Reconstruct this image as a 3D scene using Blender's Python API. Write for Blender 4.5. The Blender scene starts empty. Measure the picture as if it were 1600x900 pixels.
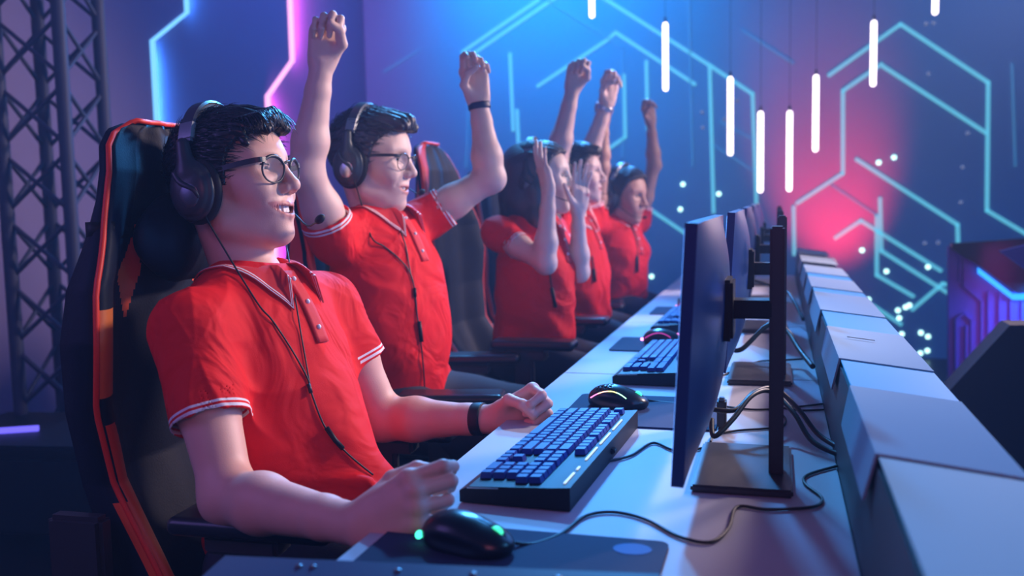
import bpy, bmesh, math, random
import numpy as np
from mathutils import Vector, Matrix
random.seed(7); np.random.seed(7)
PI = math.pi
SC = bpy.context.scene
COL = SC.collection

# ------------------------------------------------------------------ camera
F_PX, CAM_H = 1450.0, 1.15
YAW, PITCH, ROLL = 0.2793878, 0.0919279, 0.02
def cam_basis():
    F = np.array([-math.sin(YAW)*math.cos(PITCH), math.cos(YAW)*math.cos(PITCH), -math.sin(PITCH)])
    R0 = np.array([math.cos(YAW), math.sin(YAW), 0.0]); U0 = np.cross(R0, F)
    c, s = math.cos(ROLL), math.sin(ROLL)
    return F, R0*c-U0*s, U0*c+R0*s
CF, CR, CU = cam_basis()
cam_d = bpy.data.cameras.new('camera'); cam = bpy.data.objects.new('camera', cam_d); COL.objects.link(cam)
cam.matrix_world = Matrix(((CR[0], CU[0], -CF[0], 0), (CR[1], CU[1], -CF[1], 0), (CR[2], CU[2], -CF[2], CAM_H), (0, 0, 0, 1)))
cam_d.sensor_width = 36.0; cam_d.lens = 36.0*F_PX/1600.0
cam_d.clip_start = 0.05
cam_d.dof.use_dof = True; cam_d.dof.focus_distance = 1.62; cam_d.dof.aperture_fstop = 3.2
SC.camera = cam
CAM = np.array([0, 0, CAM_H])
def _ray(px, py): return CF + CR*(px-800)/F_PX - CU*(py-450)/F_PX
def at(px, py, Y): d = _ray(px, py); return CAM + d*Y/d[1]       # the point that stands Y metres down the desk
def at_x(px, py, X): d = _ray(px, py); return CAM + d*X/d[0]
def at_z(px, py, Z): d = _ray(px, py); return CAM + d*(Z-CAM_H)/d[2]

# ------------------------------------------------------------------ view, world, lights
SC.view_settings.view_transform = 'Standard'; SC.view_settings.look = 'None'
SC.view_settings.gamma = 1.0; SC.view_settings.exposure = 0.0; SC.view_settings.use_curve_mapping = False
SC.cycles.use_denoising = True
SC.cycles.max_bounces = 6; SC.cycles.diffuse_bounces = 3
SC.cycles.sample_clamp_indirect = 4.0
w = bpy.data.worlds.new('world'); SC.world = w; w.use_nodes = True
w.node_tree.nodes['Background'].inputs[0].default_value = (0.03, 0.06, 0.22, 1)
w.node_tree.nodes['Background'].inputs[1].default_value = 0.5
def light(name, kind, loc, target, color, power, size=0.5, size_y=None, spot=60, blend=0.6):
    d = bpy.data.lights.new(name, kind); d.color = color; d.energy = power
    if kind == 'AREA':
        d.size = size
        if size_y: d.shape = 'RECTANGLE'; d.size_y = size_y
    elif kind == 'SPOT':
        d.spot_size = math.radians(spot); d.spot_blend = blend; d.shadow_soft_size = size
    else: d.shadow_soft_size = size
    o = bpy.data.objects.new(name, d); COL.objects.link(o); o.location = loc
    o.rotation_euler = (Vector(target)-Vector(loc)).to_track_quat('-Z', 'Y').to_euler()
    return o
light('key_light', 'SPOT', (1.15, 2.7, 2.15), (-0.90, 1.50, 1.0), (1.0, 0.79, 0.78), 185, 0.16, spot=46, blend=0.5)
light('rear_key_light', 'SPOT', (1.5, 4.5, 2.3), (-0.80, 2.95, 1.05), (1.0, 0.74, 0.78), 400, 0.25, spot=74, blend=0.6)
light('blue_back_light', 'SPOT', (-1.0, 5.9, 3.1), (-0.9, 1.8, 1.1), (0.06, 0.34, 1.0), 850, 0.2, spot=62)
light('violet_side_light', 'AREA', (-1.9, 0.2, 1.8), (-0.9, 1.7, 0.9), (0.36, 0.24, 1.0), 7, 0.9)
light('pink_side_light', 'AREA', (0.2, -0.5, 1.7), (-0.8, 1.8, 1.0), (1.0, 0.25, 0.42), 4.0, 0.6)
light('desk_blue_light', 'AREA', (1.5, 1.3, 1.9), (0.0, 1.5, 0.9), (0.08, 0.42, 1.0), 9, 0.5)
light('hair_blue_light', 'SPOT', (-1.15, 4.5, 3.4), (-0.95, 2.1, 1.2), (0.08, 0.42, 1.0), 620, 0.12, spot=50)
light('wall_blue_light', 'SPOT', (-2.0, 5.4, 3.8), (-1.6, 7.0, 2.9), (0.01, 0.38, 1.0), 520, 0.2, spot=85, blend=1.0)
light('wall_blue_wash', 'AREA', (1.6, 5.4, 3.6), (1.4, 7.0, 1.6), (0.0, 0.28, 0.95), 20, 1.2)
light('wall_red_light', 'SPOT', (0.52, 6.25, 0.10), (0.36, 6.99, 1.25), (1.0, 0.01, 0.03), 520, 0.08, spot=44, blend=1.0)
light('left_wall_light', 'AREA', (-2.0, 5.4, 3.3), (-3.2, 5.4, 1.8), (0.14, 0.20, 1.0), 12, 0.8)
light('left_pink_light', 'AREA', (-2.2, 2.6, 3.6), (-3.2, 3.8, 2.0), (0.9, 0.15, 0.45), 2.2, 0.5)
for _c, _y, _z0, _z1, _w in (((0.05, 0.35, 1.0), 4.56, 2.25, 3.4, 5), ((0.05, 0.35, 1.0), 4.26, 0.6, 2.0, 6), ((1.0, 0.12, 0.75), 5.79, 2.2, 3.4, 9), ((1.0, 0.12, 0.75), 5.46, 0.6, 1.85, 10)):
    light('strip_glow_light', 'AREA', (-3.105, _y, (_z0+_z1)/2), (-3.2, _y+.05, (_z0+_z1)/2), _c, _w, 0.02, _z1-_z0)

# ------------------------------------------------------------------ materials
def mat(name, color, rough=0.5, metal=0.0, emit=None, es=1.0, vary=0.0, vscale=6.0, bump=0.0, bscale=60.0, sss=0.0, sheen=0.0, alpha=1.0, trans=0.0, spec=0.5, drape=0.0):
    m = bpy.data.materials.new(name); m.use_nodes = True; nt = m.node_tree; b = nt.nodes['Principled BSDF']
    c = (*color, 1)
    b.inputs['Base Color'].default_value = c; b.inputs['Roughness'].default_value = rough; b.inputs['Metallic'].default_value = metal
    b.inputs['Specular IOR Level'].default_value = spec
    if emit: b.inputs['Emission Color'].default_value = (*emit, 1); b.inputs['Emission Strength'].default_value = es
    if sss: b.inputs['Subsurface Weight'].default_value = sss; b.inputs['Subsurface Radius'].default_value = (1, .35, .2); b.inputs['Subsurface Scale'].default_value = 0.006
    if sheen: b.inputs['Sheen Weight'].default_value = sheen; b.inputs['Sheen Roughness'].default_value = 0.4
    if alpha < 1: b.inputs['Alpha'].default_value = alpha
    if trans: b.inputs['Transmission Weight'].default_value = trans; b.inputs['IOR'].default_value = 1.1
    tc = nt.nodes.new('ShaderNodeTexCoord')
    if vary:
        n = nt.nodes.new('ShaderNodeTexNoise'); n.inputs['Scale'].default_value = vscale; n.inputs['Detail'].default_value = 4
        nt.links.new(tc.outputs['Object'], n.inputs['Vector'])
        mx = nt.nodes.new('ShaderNodeMix'); mx.data_type = 'RGBA'
        mx.inputs[6].default_value = tuple(v*(1-vary) for v in color)+(1,); mx.inputs[7].default_value = tuple(min(1, v*(1+vary)) for v in color)+(1,)
        nt.links.new(n.outputs['Fac'], mx.inputs[0]); nt.links.new(mx.outputs[2], b.inputs['Base Color'])
    if drape:
        n3 = nt.nodes.new('ShaderNodeTexNoise'); n3.inputs['Scale'].default_value = 7; n3.inputs['Detail'].default_value = 2.5; n3.inputs['Distortion'].default_value = 1.6
        nt.links.new(tc.outputs['Object'], n3.inputs['Vector'])
    if bump:
        n2 = nt.nodes.new('ShaderNodeTexNoise'); n2.inputs['Scale'].default_value = bscale; n2.inputs['Detail'].default_value = 3
        nt.links.new(tc.outputs['Object'], n2.inputs['Vector'])
        bp = nt.nodes.new('ShaderNodeBump'); bp.inputs['Strength'].default_value = bump; bp.inputs['Distance'].default_value = 0.002
        nt.links.new(n2.outputs['Fac'], bp.inputs['Height']); nt.links.new(bp.outputs[0], b.inputs['Normal'])
        if drape:
            b3 = nt.nodes.new('ShaderNodeBump'); b3.inputs['Strength'].default_value = drape; b3.inputs['Distance'].default_value = 0.03
            nt.links.new(n3.outputs['Fac'], b3.inputs['Height']); nt.links.new(b3.outputs[0], bp.inputs['Normal'])
    return m
def two_tone(name, base, second, attr, ranges, rough=0.6, **kw):
    """BASE with SECOND wherever the mesh attribute ATTR lies in one of RANGES."""
    m = mat(name, base, rough, **kw); nt = m.node_tree; b = nt.nodes['Principled BSDF']
    a = nt.nodes.new('ShaderNodeAttribute'); a.attribute_name = attr
    tot = None
    for lo, hi in ranges:
        g = nt.nodes.new('ShaderNodeMath'); g.operation = 'GREATER_THAN'; g.inputs[1].default_value = lo
        l = nt.nodes.new('ShaderNodeMath'); l.operation = 'LESS_THAN'; l.inputs[1].default_value = hi
        p = nt.nodes.new('ShaderNodeMath'); p.operation = 'MULTIPLY'
        nt.links.new(a.outputs['Fac'], g.inputs[0]); nt.links.new(a.outputs['Fac'], l.inputs[0])
        nt.links.new(g.outputs[0], p.inputs[0]); nt.links.new(l.outputs[0], p.inputs[1])
        if tot is None: tot = p
        else:
            s = nt.nodes.new('ShaderNodeMath'); s.operation = 'ADD'; nt.links.new(tot.outputs[0], s.inputs[0]); nt.links.new(p.outputs[0], s.inputs[1]); tot = s
    mx = nt.nodes.new('ShaderNodeMix'); mx.data_type = 'RGBA'
    src = b.inputs['Base Color'].links[0].from_socket if b.inputs['Base Color'].links else None
    if src: nt.links.new(src, mx.inputs[6])
    else: mx.inputs[6].default_value = (*base, 1)
    mx.inputs[7].default_value = (*second, 1)
    nt.links.new(tot.outputs[0], mx.inputs[0]); nt.links.new(mx.outputs[2], b.inputs['Base Color'])
    return m
def skin_mat(name, color, lip):
    m = mat(name, color, 0.50, vary=0.10, vscale=22, bump=0.12, bscale=420, sss=0.12); nt = m.node_tree; b = nt.nodes['Principled BSDF']
    a = nt.nodes.new('ShaderNodeAttribute'); a.attribute_name = 'lip'
    mx = nt.nodes.new('ShaderNodeMix'); mx.data_type = 'RGBA'
    nt.links.new(b.inputs['Base Color'].links[0].from_socket, mx.inputs[6]); mx.inputs[7].default_value = (*lip, 1)
    nt.links.new(a.outputs['Fac'], mx.inputs[0]); nt.links.new(mx.outputs[2], b.inputs['Base Color'])
    return m
M = dict(
    skin1=skin_mat('skin_warm', (0.78, 0.45, 0.35), (0.60, 0.20, 0.18)),
    skin2=skin_mat('skin_fair', (0.74, 0.50, 0.42), (0.60, 0.24, 0.22)),
    skin3=skin_mat('skin_pale', (0.78, 0.56, 0.47), (0.62, 0.16, 0.18)),
    skin5=skin_mat('skin_tan', (0.52, 0.28, 0.20), (0.40, 0.13, 0.12)),
    shirt=two_tone('red_pique_cotton', (0.78, 0.006, 0.010), (0.86, 0.82, 0.84), 'trim', [(0.0005, 0.0055), (0.0095, 0.0135)], rough=0.75, vary=0.10, vscale=9, bump=0.25, bscale=900, spec=0.25, drape=0.6),
    collar=two_tone('red_rib_collar', (0.66, 0.012, 0.02), (0.86, 0.82, 0.84), 'trim', [(0.001, 0.0045), (0.0085, 0.012)], rough=0.75, bump=0.2, bscale=700, sheen=0.1),
    button=mat('pearl_button', (0.8, 0.76, 0.78), 0.3),
    hair=mat('black_hair', (0.010, 0.010, 0.014), 0.38, vary=0.4, vscale=60, spec=0.6),
    hair2=mat('brown_hair_in_blue_light', (0.032, 0.030, 0.042), 0.5, vary=0.4, vscale=60, spec=0.9),  # brown hair, with the blue stage light on it mixed into the colour
    black=mat('black_plastic', (0.009, 0.011, 0.016), 0.5, spec=0.25, bump=0.05),
    dark=mat('dark_grey_plastic', (0.035, 0.04, 0.05), 0.38),
    gun=mat('gunmetal', (0.14, 0.16, 0.19), 0.35, 0.7),
    silver=mat('brushed_silver', (0.55, 0.56, 0.58), 0.3, 0.9),
    pad=mat('ear_cushion', (0.012, 0.012, 0.016), 0.65, bump=0.15),
    leather=mat('blue_lit_black_leatherette', (0.005, 0.011, 0.028), 0.6, spec=0.22, bump=0.2, bscale=260),  # black seats; the blue light falling on them is in this colour
    orange=mat('orange_leatherette', (0.85, 0.10, 0.02), 0.45, bump=0.15, bscale=260),
    tan=mat('amber_leatherette', (0.85, 0.22, 0.05), 0.45, bump=0.15, bscale=260),
    piping=mat('orange_piping', (0.95, 0.045, 0.015), 0.5),
    lens=mat('clear_lens', (0.85, 0.9, 1.0), 0.05, alpha=0.045),
    eye=mat('eye_white', (0.72, 0.68, 0.68), 0.2), iris=mat('dark_iris', (0.02, 0.012, 0.01), 0.15), teeth=mat('teeth', (0.86, 0.80, 0.74), 0.25),
    trousers=mat('dark_denim', (0.018, 0.024, 0.045), 0.8, vary=0.2, bump=0.2, bscale=500),
    shoe=mat('white_trainer', (0.6, 0.6, 0.62), 0.6), sole=mat('rubber_sole', (0.25, 0.25, 0.27), 0.8),
    desk=mat('white_laminate', (0.46, 0.48, 0.54), 0.55, spec=0.25, vary=0.03, vscale=3),
    edge=mat('dark_desk_edge', (0.05, 0.055, 0.07), 0.5),
    cover=mat('grey_bent_cover', (0.28, 0.36, 0.44), 0.7, spec=0.15, vary=0.04, vscale=5, bump=0.04, bscale=300),
    riser=mat('dark_riser', (0.03, 0.04, 0.055), 0.5, vary=0.15),
    mousepad=mat('navy_cloth_pad', (0.012, 0.022, 0.075), 0.85, bump=0.2, bscale=900),
    padlogo=mat('blue_pad_badge', (0.02, 0.06, 0.30), 0.7),
    keycap=mat('blue_lit_keycap', (0.006, 0.050, 0.27), 0.45, spec=0.3),  # dark keys, coloured blue for the light on them
    cable=mat('black_cable', (0.012, 0.013, 0.016), 0.5),
    floor=mat('dark_stage_floor', (0.012, 0.014, 0.022), 0.35, vary=0.25, vscale=2),
    truss=mat('haze_tinted_truss', (0.045, 0.055, 0.11), 0.6, 0.0),  # lifted to a bluish tone that stands for haze over the truss
    band=mat('black_rubber_band', (0.008, 0.010, 0.014), 0.55),
)
def emitter(name, color, s, back=(0.02, 0.02, 0.02)): return mat(name, back, 0.5, emit=color, es=s)

# ------------------------------------------------------------------ object helpers
def tag(o, label=None, cat=None, group=None, kind=None):
    if label: o['label'] = label
    if cat: o['category'] = cat
    if group: o['group'] = group
    if kind: o['kind'] = kind
    return o
def parent(o, p):
    if p is not None:
        o.parent = p; o.matrix_parent_inverse = Matrix.LocRotScale(p.location, p.rotation_euler, p.scale).inverted()
    return o
def parent_local(o, p): o.parent = p; return o
def empty(name, loc=(0, 0, 0), rz=0.0, **kw):
    o = bpy.data.objects.new(name, None); COL.objects.link(o); o.location = loc; o.rotation_euler = (0, 0, rz); o.empty_display_size = 0.05
    return tag(o, **kw)
def link_mesh(name, verts, faces, m, p=None, smooth=True, mats=None, fmat=None, attrs=None, local=False):
    me = bpy.data.meshes.new(name)
    verts = np.asarray(verts, dtype=np.float32)
    if isinstance(faces, np.ndarray):
        nf = len(faces); me.vertices.add(len(verts)); me.vertices.foreach_set('co', verts.ravel())
        me.loops.add(nf*4); me.loops.foreach_set('vertex_index', faces.astype(np.int32).ravel())
        me.polygons.add(nf); me.polygons.foreach_set('loop_start', np.arange(0, nf*4, 4, dtype=np.int32))
        me.update(calc_edges=True)
    else: me.from_pydata(verts.tolist(), [], faces)
    for mm in (mats or [m]): me.materials.append(mm)
    if fmat is not None: me.polygons.foreach_set('material_index', np.asarray(fmat, dtype=np.int32))
    if smooth: me.polygons.foreach_set('use_smooth', np.ones(len(me.polygons), dtype=bool))
    for k, v in (attrs or {}).items():
        a = me.attributes.new(k, 'FLOAT', 'POINT'); a.data.foreach_set('value', np.asarray(v, dtype=np.float32))
    me.validate(); me.update()
    o = bpy.data.objects.new(name, me); COL.objects.link(o)
    if p is not None: (parent_local if local else parent)(o, p)
    return o
class MB:
    """collects plain shapes and links them as one mesh"""
    def __init__(s): s.v = []; s.f = []
    def add(s, v, f):
        n = len(s.v); s.v += [tuple(map(float, q)) for q in v]; s.f += [tuple(i+n for i in q) for q in f]; return s
    def box(s, c, d, R=None, bev=0.0):
        bm = bmesh.new(); bmesh.ops.create_cube(bm, size=1.0)
        for v in bm.verts: v.co = Vector((v.co.x*d[0], v.co.y*d[1], v.co.z*d[2]))
        if bev: bmesh.ops.bevel(bm, geom=list(bm.edges), offset=bev, segments=2, affect='EDGES')
        R = R or Matrix.Identity(3); bm.verts.index_update()
        s.add([R @ v.co + Vector(c) for v in bm.verts], [[v.index for v in f.verts] for f in bm.faces]); bm.free(); return s
    def prism(s, pts, a, b):
        """polygon of 3-D points PTS swept by the vector from A to B"""
        n = len(pts); off = np.array(b, float)-np.array(a, float)
        v = [np.array(p, float) for p in pts]+[np.array(p, float)+off for p in pts]
        return s.add(v, [tuple(range(n))[::-1], tuple(range(n, 2*n))]+[(i, (i+1) % n, n+(i+1) % n, n+i) for i in range(n)])
    def tube(s, pts, r, n=8, closed=False):
        P = [Vector(p) for p in pts]; rs = r if hasattr(r, '__len__') else [r]*len(P); N = len(P); rings = []
        up = None
        for i, p in enumerate(P):
            t = ((P[(i+1) % N]-P[i-1]) if closed else (P[min(i+1, N-1)]-P[max(i-1, 0)])).normalized()
            if up is None: up = t.orthogonal().normalized()
            up = (up - t*up.dot(t)); up = up.normalized() if up.length > 1e-6 else t.orthogonal().normalized()
            q = t.cross(up)
            rings.append([p + (up*math.cos(2*PI*k/n)+q*math.sin(2*PI*k/n))*rs[i] for k in range(n)])
        v = [x for ring in rings for x in ring]; f = []
        for i in range(N if closed else N-1):
            j = (i+1) % N
            for k in range(n): f.append((i*n+k, i*n+(k+1) % n, j*n+(k+1) % n, j*n+k))
        if not closed: f += [tuple(range(n))[::-1], tuple((N-1)*n+k for k in range(n))]
        return s.add(v, f)
    def sphere(s, c, r, seg=16, rings=10, R=None):
        bm = bmesh.new(); bmesh.ops.create_uvsphere(bm, u_segments=seg, v_segments=rings, radius=1.0)
        r = r if hasattr(r, '__len__') else (r, r, r); R = R or Matrix.Identity(3); bm.verts.index_update()
        s.add([R @ Vector((v.co.x*r[0], v.co.y*r[1], v.co.z*r[2])) + Vector(c) for v in bm.verts], [[v.index for v in f.verts] for f in bm.faces]); bm.free(); return s
    def cyl(s, a, b, r, n=16): return s.tube([a, b], r, n)
    def build(s, name, m, p=None, smooth=False, local=False, auto=None, **kw):
        o = link_mesh(name, s.v, s.f, m, p, smooth=smooth, local=local, **kw)
        if auto is not None:
            me = o.data
            bm = bmesh.new(); bm.from_mesh(me)
            for e in bm.edges: e.smooth = len(e.link_faces) == 2 and e.calc_face_angle(0) < auto
            for f in bm.faces: f.smooth = True
            bm.to_mesh(me); bm.free()
        return o
def spline(pts, n=8, closed=False):
    P = [np.array(p, float) for p in pts]; N = len(P); out = []
    for i in range(N if closed else N-1):
        if closed: a, b, c, d = P[i-1], P[i], P[(i+1) % N], P[(i+2) % N]
        else: a, b, c, d = P[max(i-1, 0)], P[i], P[i+1], P[min(i+2, N-1)]
        for k in range(n):
            t = k/n; out.append(.5*((2*b)+(-a+c)*t+(2*a-5*b+4*c-d)*t*t+(-a+3*b-3*c+d)*t**3))
    if not closed: out.append(P[-1])
    return out
def copy_tree(o, par=None):
    c = o.copy(); COL.objects.link(c)
    if par is not None: c.parent = par
    for ch in list(o.children): copy_tree(ch, c)
    return c

# ------------------------------------------------------------------ solids by distance field (one continuous skin)
def _v(p): return np.array(p, dtype=np.float64)
class Field:
    def __init__(s): s.p = []
    def _add(s, fn, lo, hi, op, k): s.p.append((fn, np.minimum(lo, hi), np.maximum(lo, hi), op, k)); return s
    def cone(s, a, b, ra, rb, k=0.01, op='u', flat=None, fs=1.0):
        a, b = _v(a), _v(b); ba = b-a; l2 = max(ba@ba, 1e-12); R = max(ra, rb)*max(1.0, fs)
        nrm = None
        if flat is not None: nrm = _v(flat); nrm = nrm/np.linalg.norm(nrm)
        def fn(P):
            pa = P-a; t = np.clip(pa@ba/l2, 0, 1); q = pa-t[:, None]*ba
            if nrm is not None: q = q - np.outer(q@nrm*(1-1/fs), nrm)
            d = np.sqrt((q*q).sum(1))-(ra+(rb-ra)*t)
            return d if fs >= 1 or nrm is None else d*max(fs, .6)
        return s._add(fn, np.minimum(a, b)-R, np.maximum(a, b)+R, op, k)
    def chain(s, pts, k=0.01, **kw):
        for (p, r), (q, r2) in zip(pts, pts[1:]): s.cone(p, q, r, r2, k, **kw)
        return s
    def ell(s, c, r, R=None, k=0.01, op='u'):
        c = _v(c); r = _v(r); Rm = np.eye(3) if R is None else np.array(R, float)
        ext = np.sqrt(((Rm*r)**2).sum(1))
        def fn(P):
            q = (P-c)@Rm; k0 = np.sqrt(((q/r)**2).sum(1)); k1 = np.sqrt(((q/(r*r))**2).sum(1))
            return np.where(k1 < 1e-9, -r.min(), k0*(k0-1)/np.maximum(k1, 1e-9))
        return s._add(fn, c-ext, c+ext, op, k)
    def box(s, c, h, R=None, rad=0.003, k=0.004, op='u'):
        c = _v(c); h = _v(h); Rm = np.eye(3) if R is None else np.array(R, float); ext = np.abs(Rm)@h
        def fn(P):
            q = np.abs((P-c)@Rm)-(h-rad)
            return np.sqrt((np.maximum(q, 0)**2).sum(1))+np.minimum(q.max(1), 0)-rad
        return s._add(fn, c-ext, c+ext, op, k)
    def sleeve(s, a, b, ra, rb, depth=0.03, wall=0.004, k=0.02, flat=None, fs=1.0):
        """a cone from A to B, cut off square at B and hollow for DEPTH"""
        a, b = _v(a), _v(b); ba = b-a; L = np.linalg.norm(ba); u = ba/L; e = b+u*max(ra, rb)
        def fn(P):
            pa = P-a; t = np.clip(pa@u/L, 0, 1.3); q = pa-(t*L)[:, None]*u; dr = np.sqrt((q*q).sum(1))
            rad = ra+(rb-ra)*t
            d = np.maximum(dr-rad, (P-b)@u)
            return np.maximum(d, -np.maximum(dr-(rad-wall), (b-u*depth-P)@u))
        return s._add(fn, np.minimum(a, e)-max(ra, rb), np.maximum(a, e)+max(ra, rb), 'u', k)
    def custom(s, fn, lo, hi, op='u', k=0.01): return s._add(fn, _v(lo), _v(hi), op, k)
    def eval(s, P, prims=None):
        d = np.full(len(P), 1.0)
        for fn, lo, hi, op, k in (s.p if prims is None else prims):
            e = fn(P)
            if op == 'u':
                if k > 0: h = np.maximum(k-np.abs(d-e), 0)/k; d = np.minimum(d, e)-h*h*k*.25
                else: d = np.minimum(d, e)
            elif op == 's':
                if k > 0: h = np.maximum(k-np.abs(d+e), 0)/k; d = np.maximum(d, -e)+h*h*k*.25
                else: d = np.maximum(d, -e)
            elif op == 'i': d = np.maximum(d, e)
            elif op == 'd': d = d+e                # displacement
        return d
    def near(s, lo, hi, pad):
        return [p for p in s.p if p[3] in 'id' or (np.all(p[1]-p[4]-pad <= hi) and np.all(p[2]+p[4]+pad >= lo))]
    def mesh(s, name, h, m, p=None, attrs=None, n=16, **kw):
        size = n*h; blocks = set()
        for fn, lo, hi, op, k in s.p:
            if op != 'u': continue
            a = np.floor((lo-2*h-k*.5)/size).astype(int); b = np.floor((hi+2*h+k*.5)/size).astype(int)
            for i in range(a[0], b[0]+1):
                for j in range(a[1], b[1]+1):
                    for l in range(a[2], b[2]+1): blocks.add((i, j, l))
        g = np.arange(n+1)*h; GX, GY, GZ = np.meshgrid(g, g, g, indexing='ij'); G = np.stack([GX.ravel(), GY.ravel(), GZ.ravel()], 1)
        OFF = 1 << 19
        key = lambda c: ((c[:, 0]+OFF) << 40) | ((c[:, 1]+OFF) << 20) | (c[:, 2]+OFF)
        VK, VP, Q = [], [], []
        for blk in blocks:
            o = np.array(blk)*size; lo, hi = o, o+size
            pr = s.near(lo, hi, 2*h+.03)
            if not any(q[3] == 'u' for q in pr): continue
            d0 = s.eval((o+size/2)[None, :], pr)[0]
            if abs(d0) > size*2.0: continue
            D = s.eval(o+G, pr).reshape(n+1, n+1, n+1); S = D < 0
            if S.all() or not S.any(): continue
            cnt = np.zeros((n, n, n)); acc = np.zeros((n, n, n, 3))
            for ax in range(3):
                sl0 = [slice(None)]*3; sl1 = [slice(None)]*3; sl0[ax] = slice(0, n); sl1[ax] = slice(1, n+1)
                A, B_ = D[tuple(sl0)], D[tuple(sl1)]; X = (A < 0) != (B_ < 0)
                den = A-B_; t = np.where(X, A/np.where(np.abs(den) < 1e-12, 1e-12, den), 0)
                o1, o2 = [a for a in range(3) if a != ax]
                for u in (0, 1):
                    for w_ in (0, 1):
                        sl = [slice(None)]*3; sl[o1] = slice(u, u+n); sl[o2] = slice(w_, w_+n); sl = tuple(sl)
                        x = X[sl]; cnt += x
                        acc[..., ax] += np.where(x, t[sl], 0); acc[..., o1] += x*u; acc[..., o2] += x*w_
                # quads: edges owned by the corners 0..n-1 of this block
                own = [slice(0, n)]*3; idx = np.argwhere(X[tuple(own)])
                if len(idx):
                    neg = A[tuple(own)][tuple(idx.T)] < 0
                    c = idx+np.array(blk)*n; e1 = np.eye(3, dtype=int)[(ax+1) % 3]; e2 = np.eye(3, dtype=int)[(ax+2) % 3]
                    q = np.stack([key(c-e1-e2), key(c-e2), key(c), key(c-e1)], 1)
                    q[~neg] = q[~neg][:, ::-1]; Q.append(q)
            act = np.argwhere(cnt > 0)
            VK.append(key(act+np.array(blk)*n)); VP.append(o+(act+acc[tuple(act.T)]/cnt[tuple(act.T)][:, None])*h)
        VK = np.concatenate(VK); VP = np.concatenate(VP); Q = np.concatenate(Q)
        so = np.argsort(VK); VK, VP = VK[so], VP[so]
        ix = np.clip(np.searchsorted(VK, Q), 0, len(VK)-1); ok = (VK[ix] == Q).all(1); ix = ix[ok]
        at_ = {k: f(VP) for k, f in (attrs or {}).items()}
        return link_mesh(name, VP, ix, m, p, attrs=at_, **kw)
    def surface(s, P, d, far=0.3, start=0.0, off=0.0):
        """first surface met coming from P + d*far towards P (sphere tracing)"""
        d = _v(d); d = d/np.linalg.norm(d); q = _v(P)+d*far; t = 0
        for _ in range(60):
            e = s.eval(q[None, :])[0]-off
            if e < 0.0004: break
            q = q-d*max(e*.7, .0004); t += e*.7
            if t > 2*far: break
        return q
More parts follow.
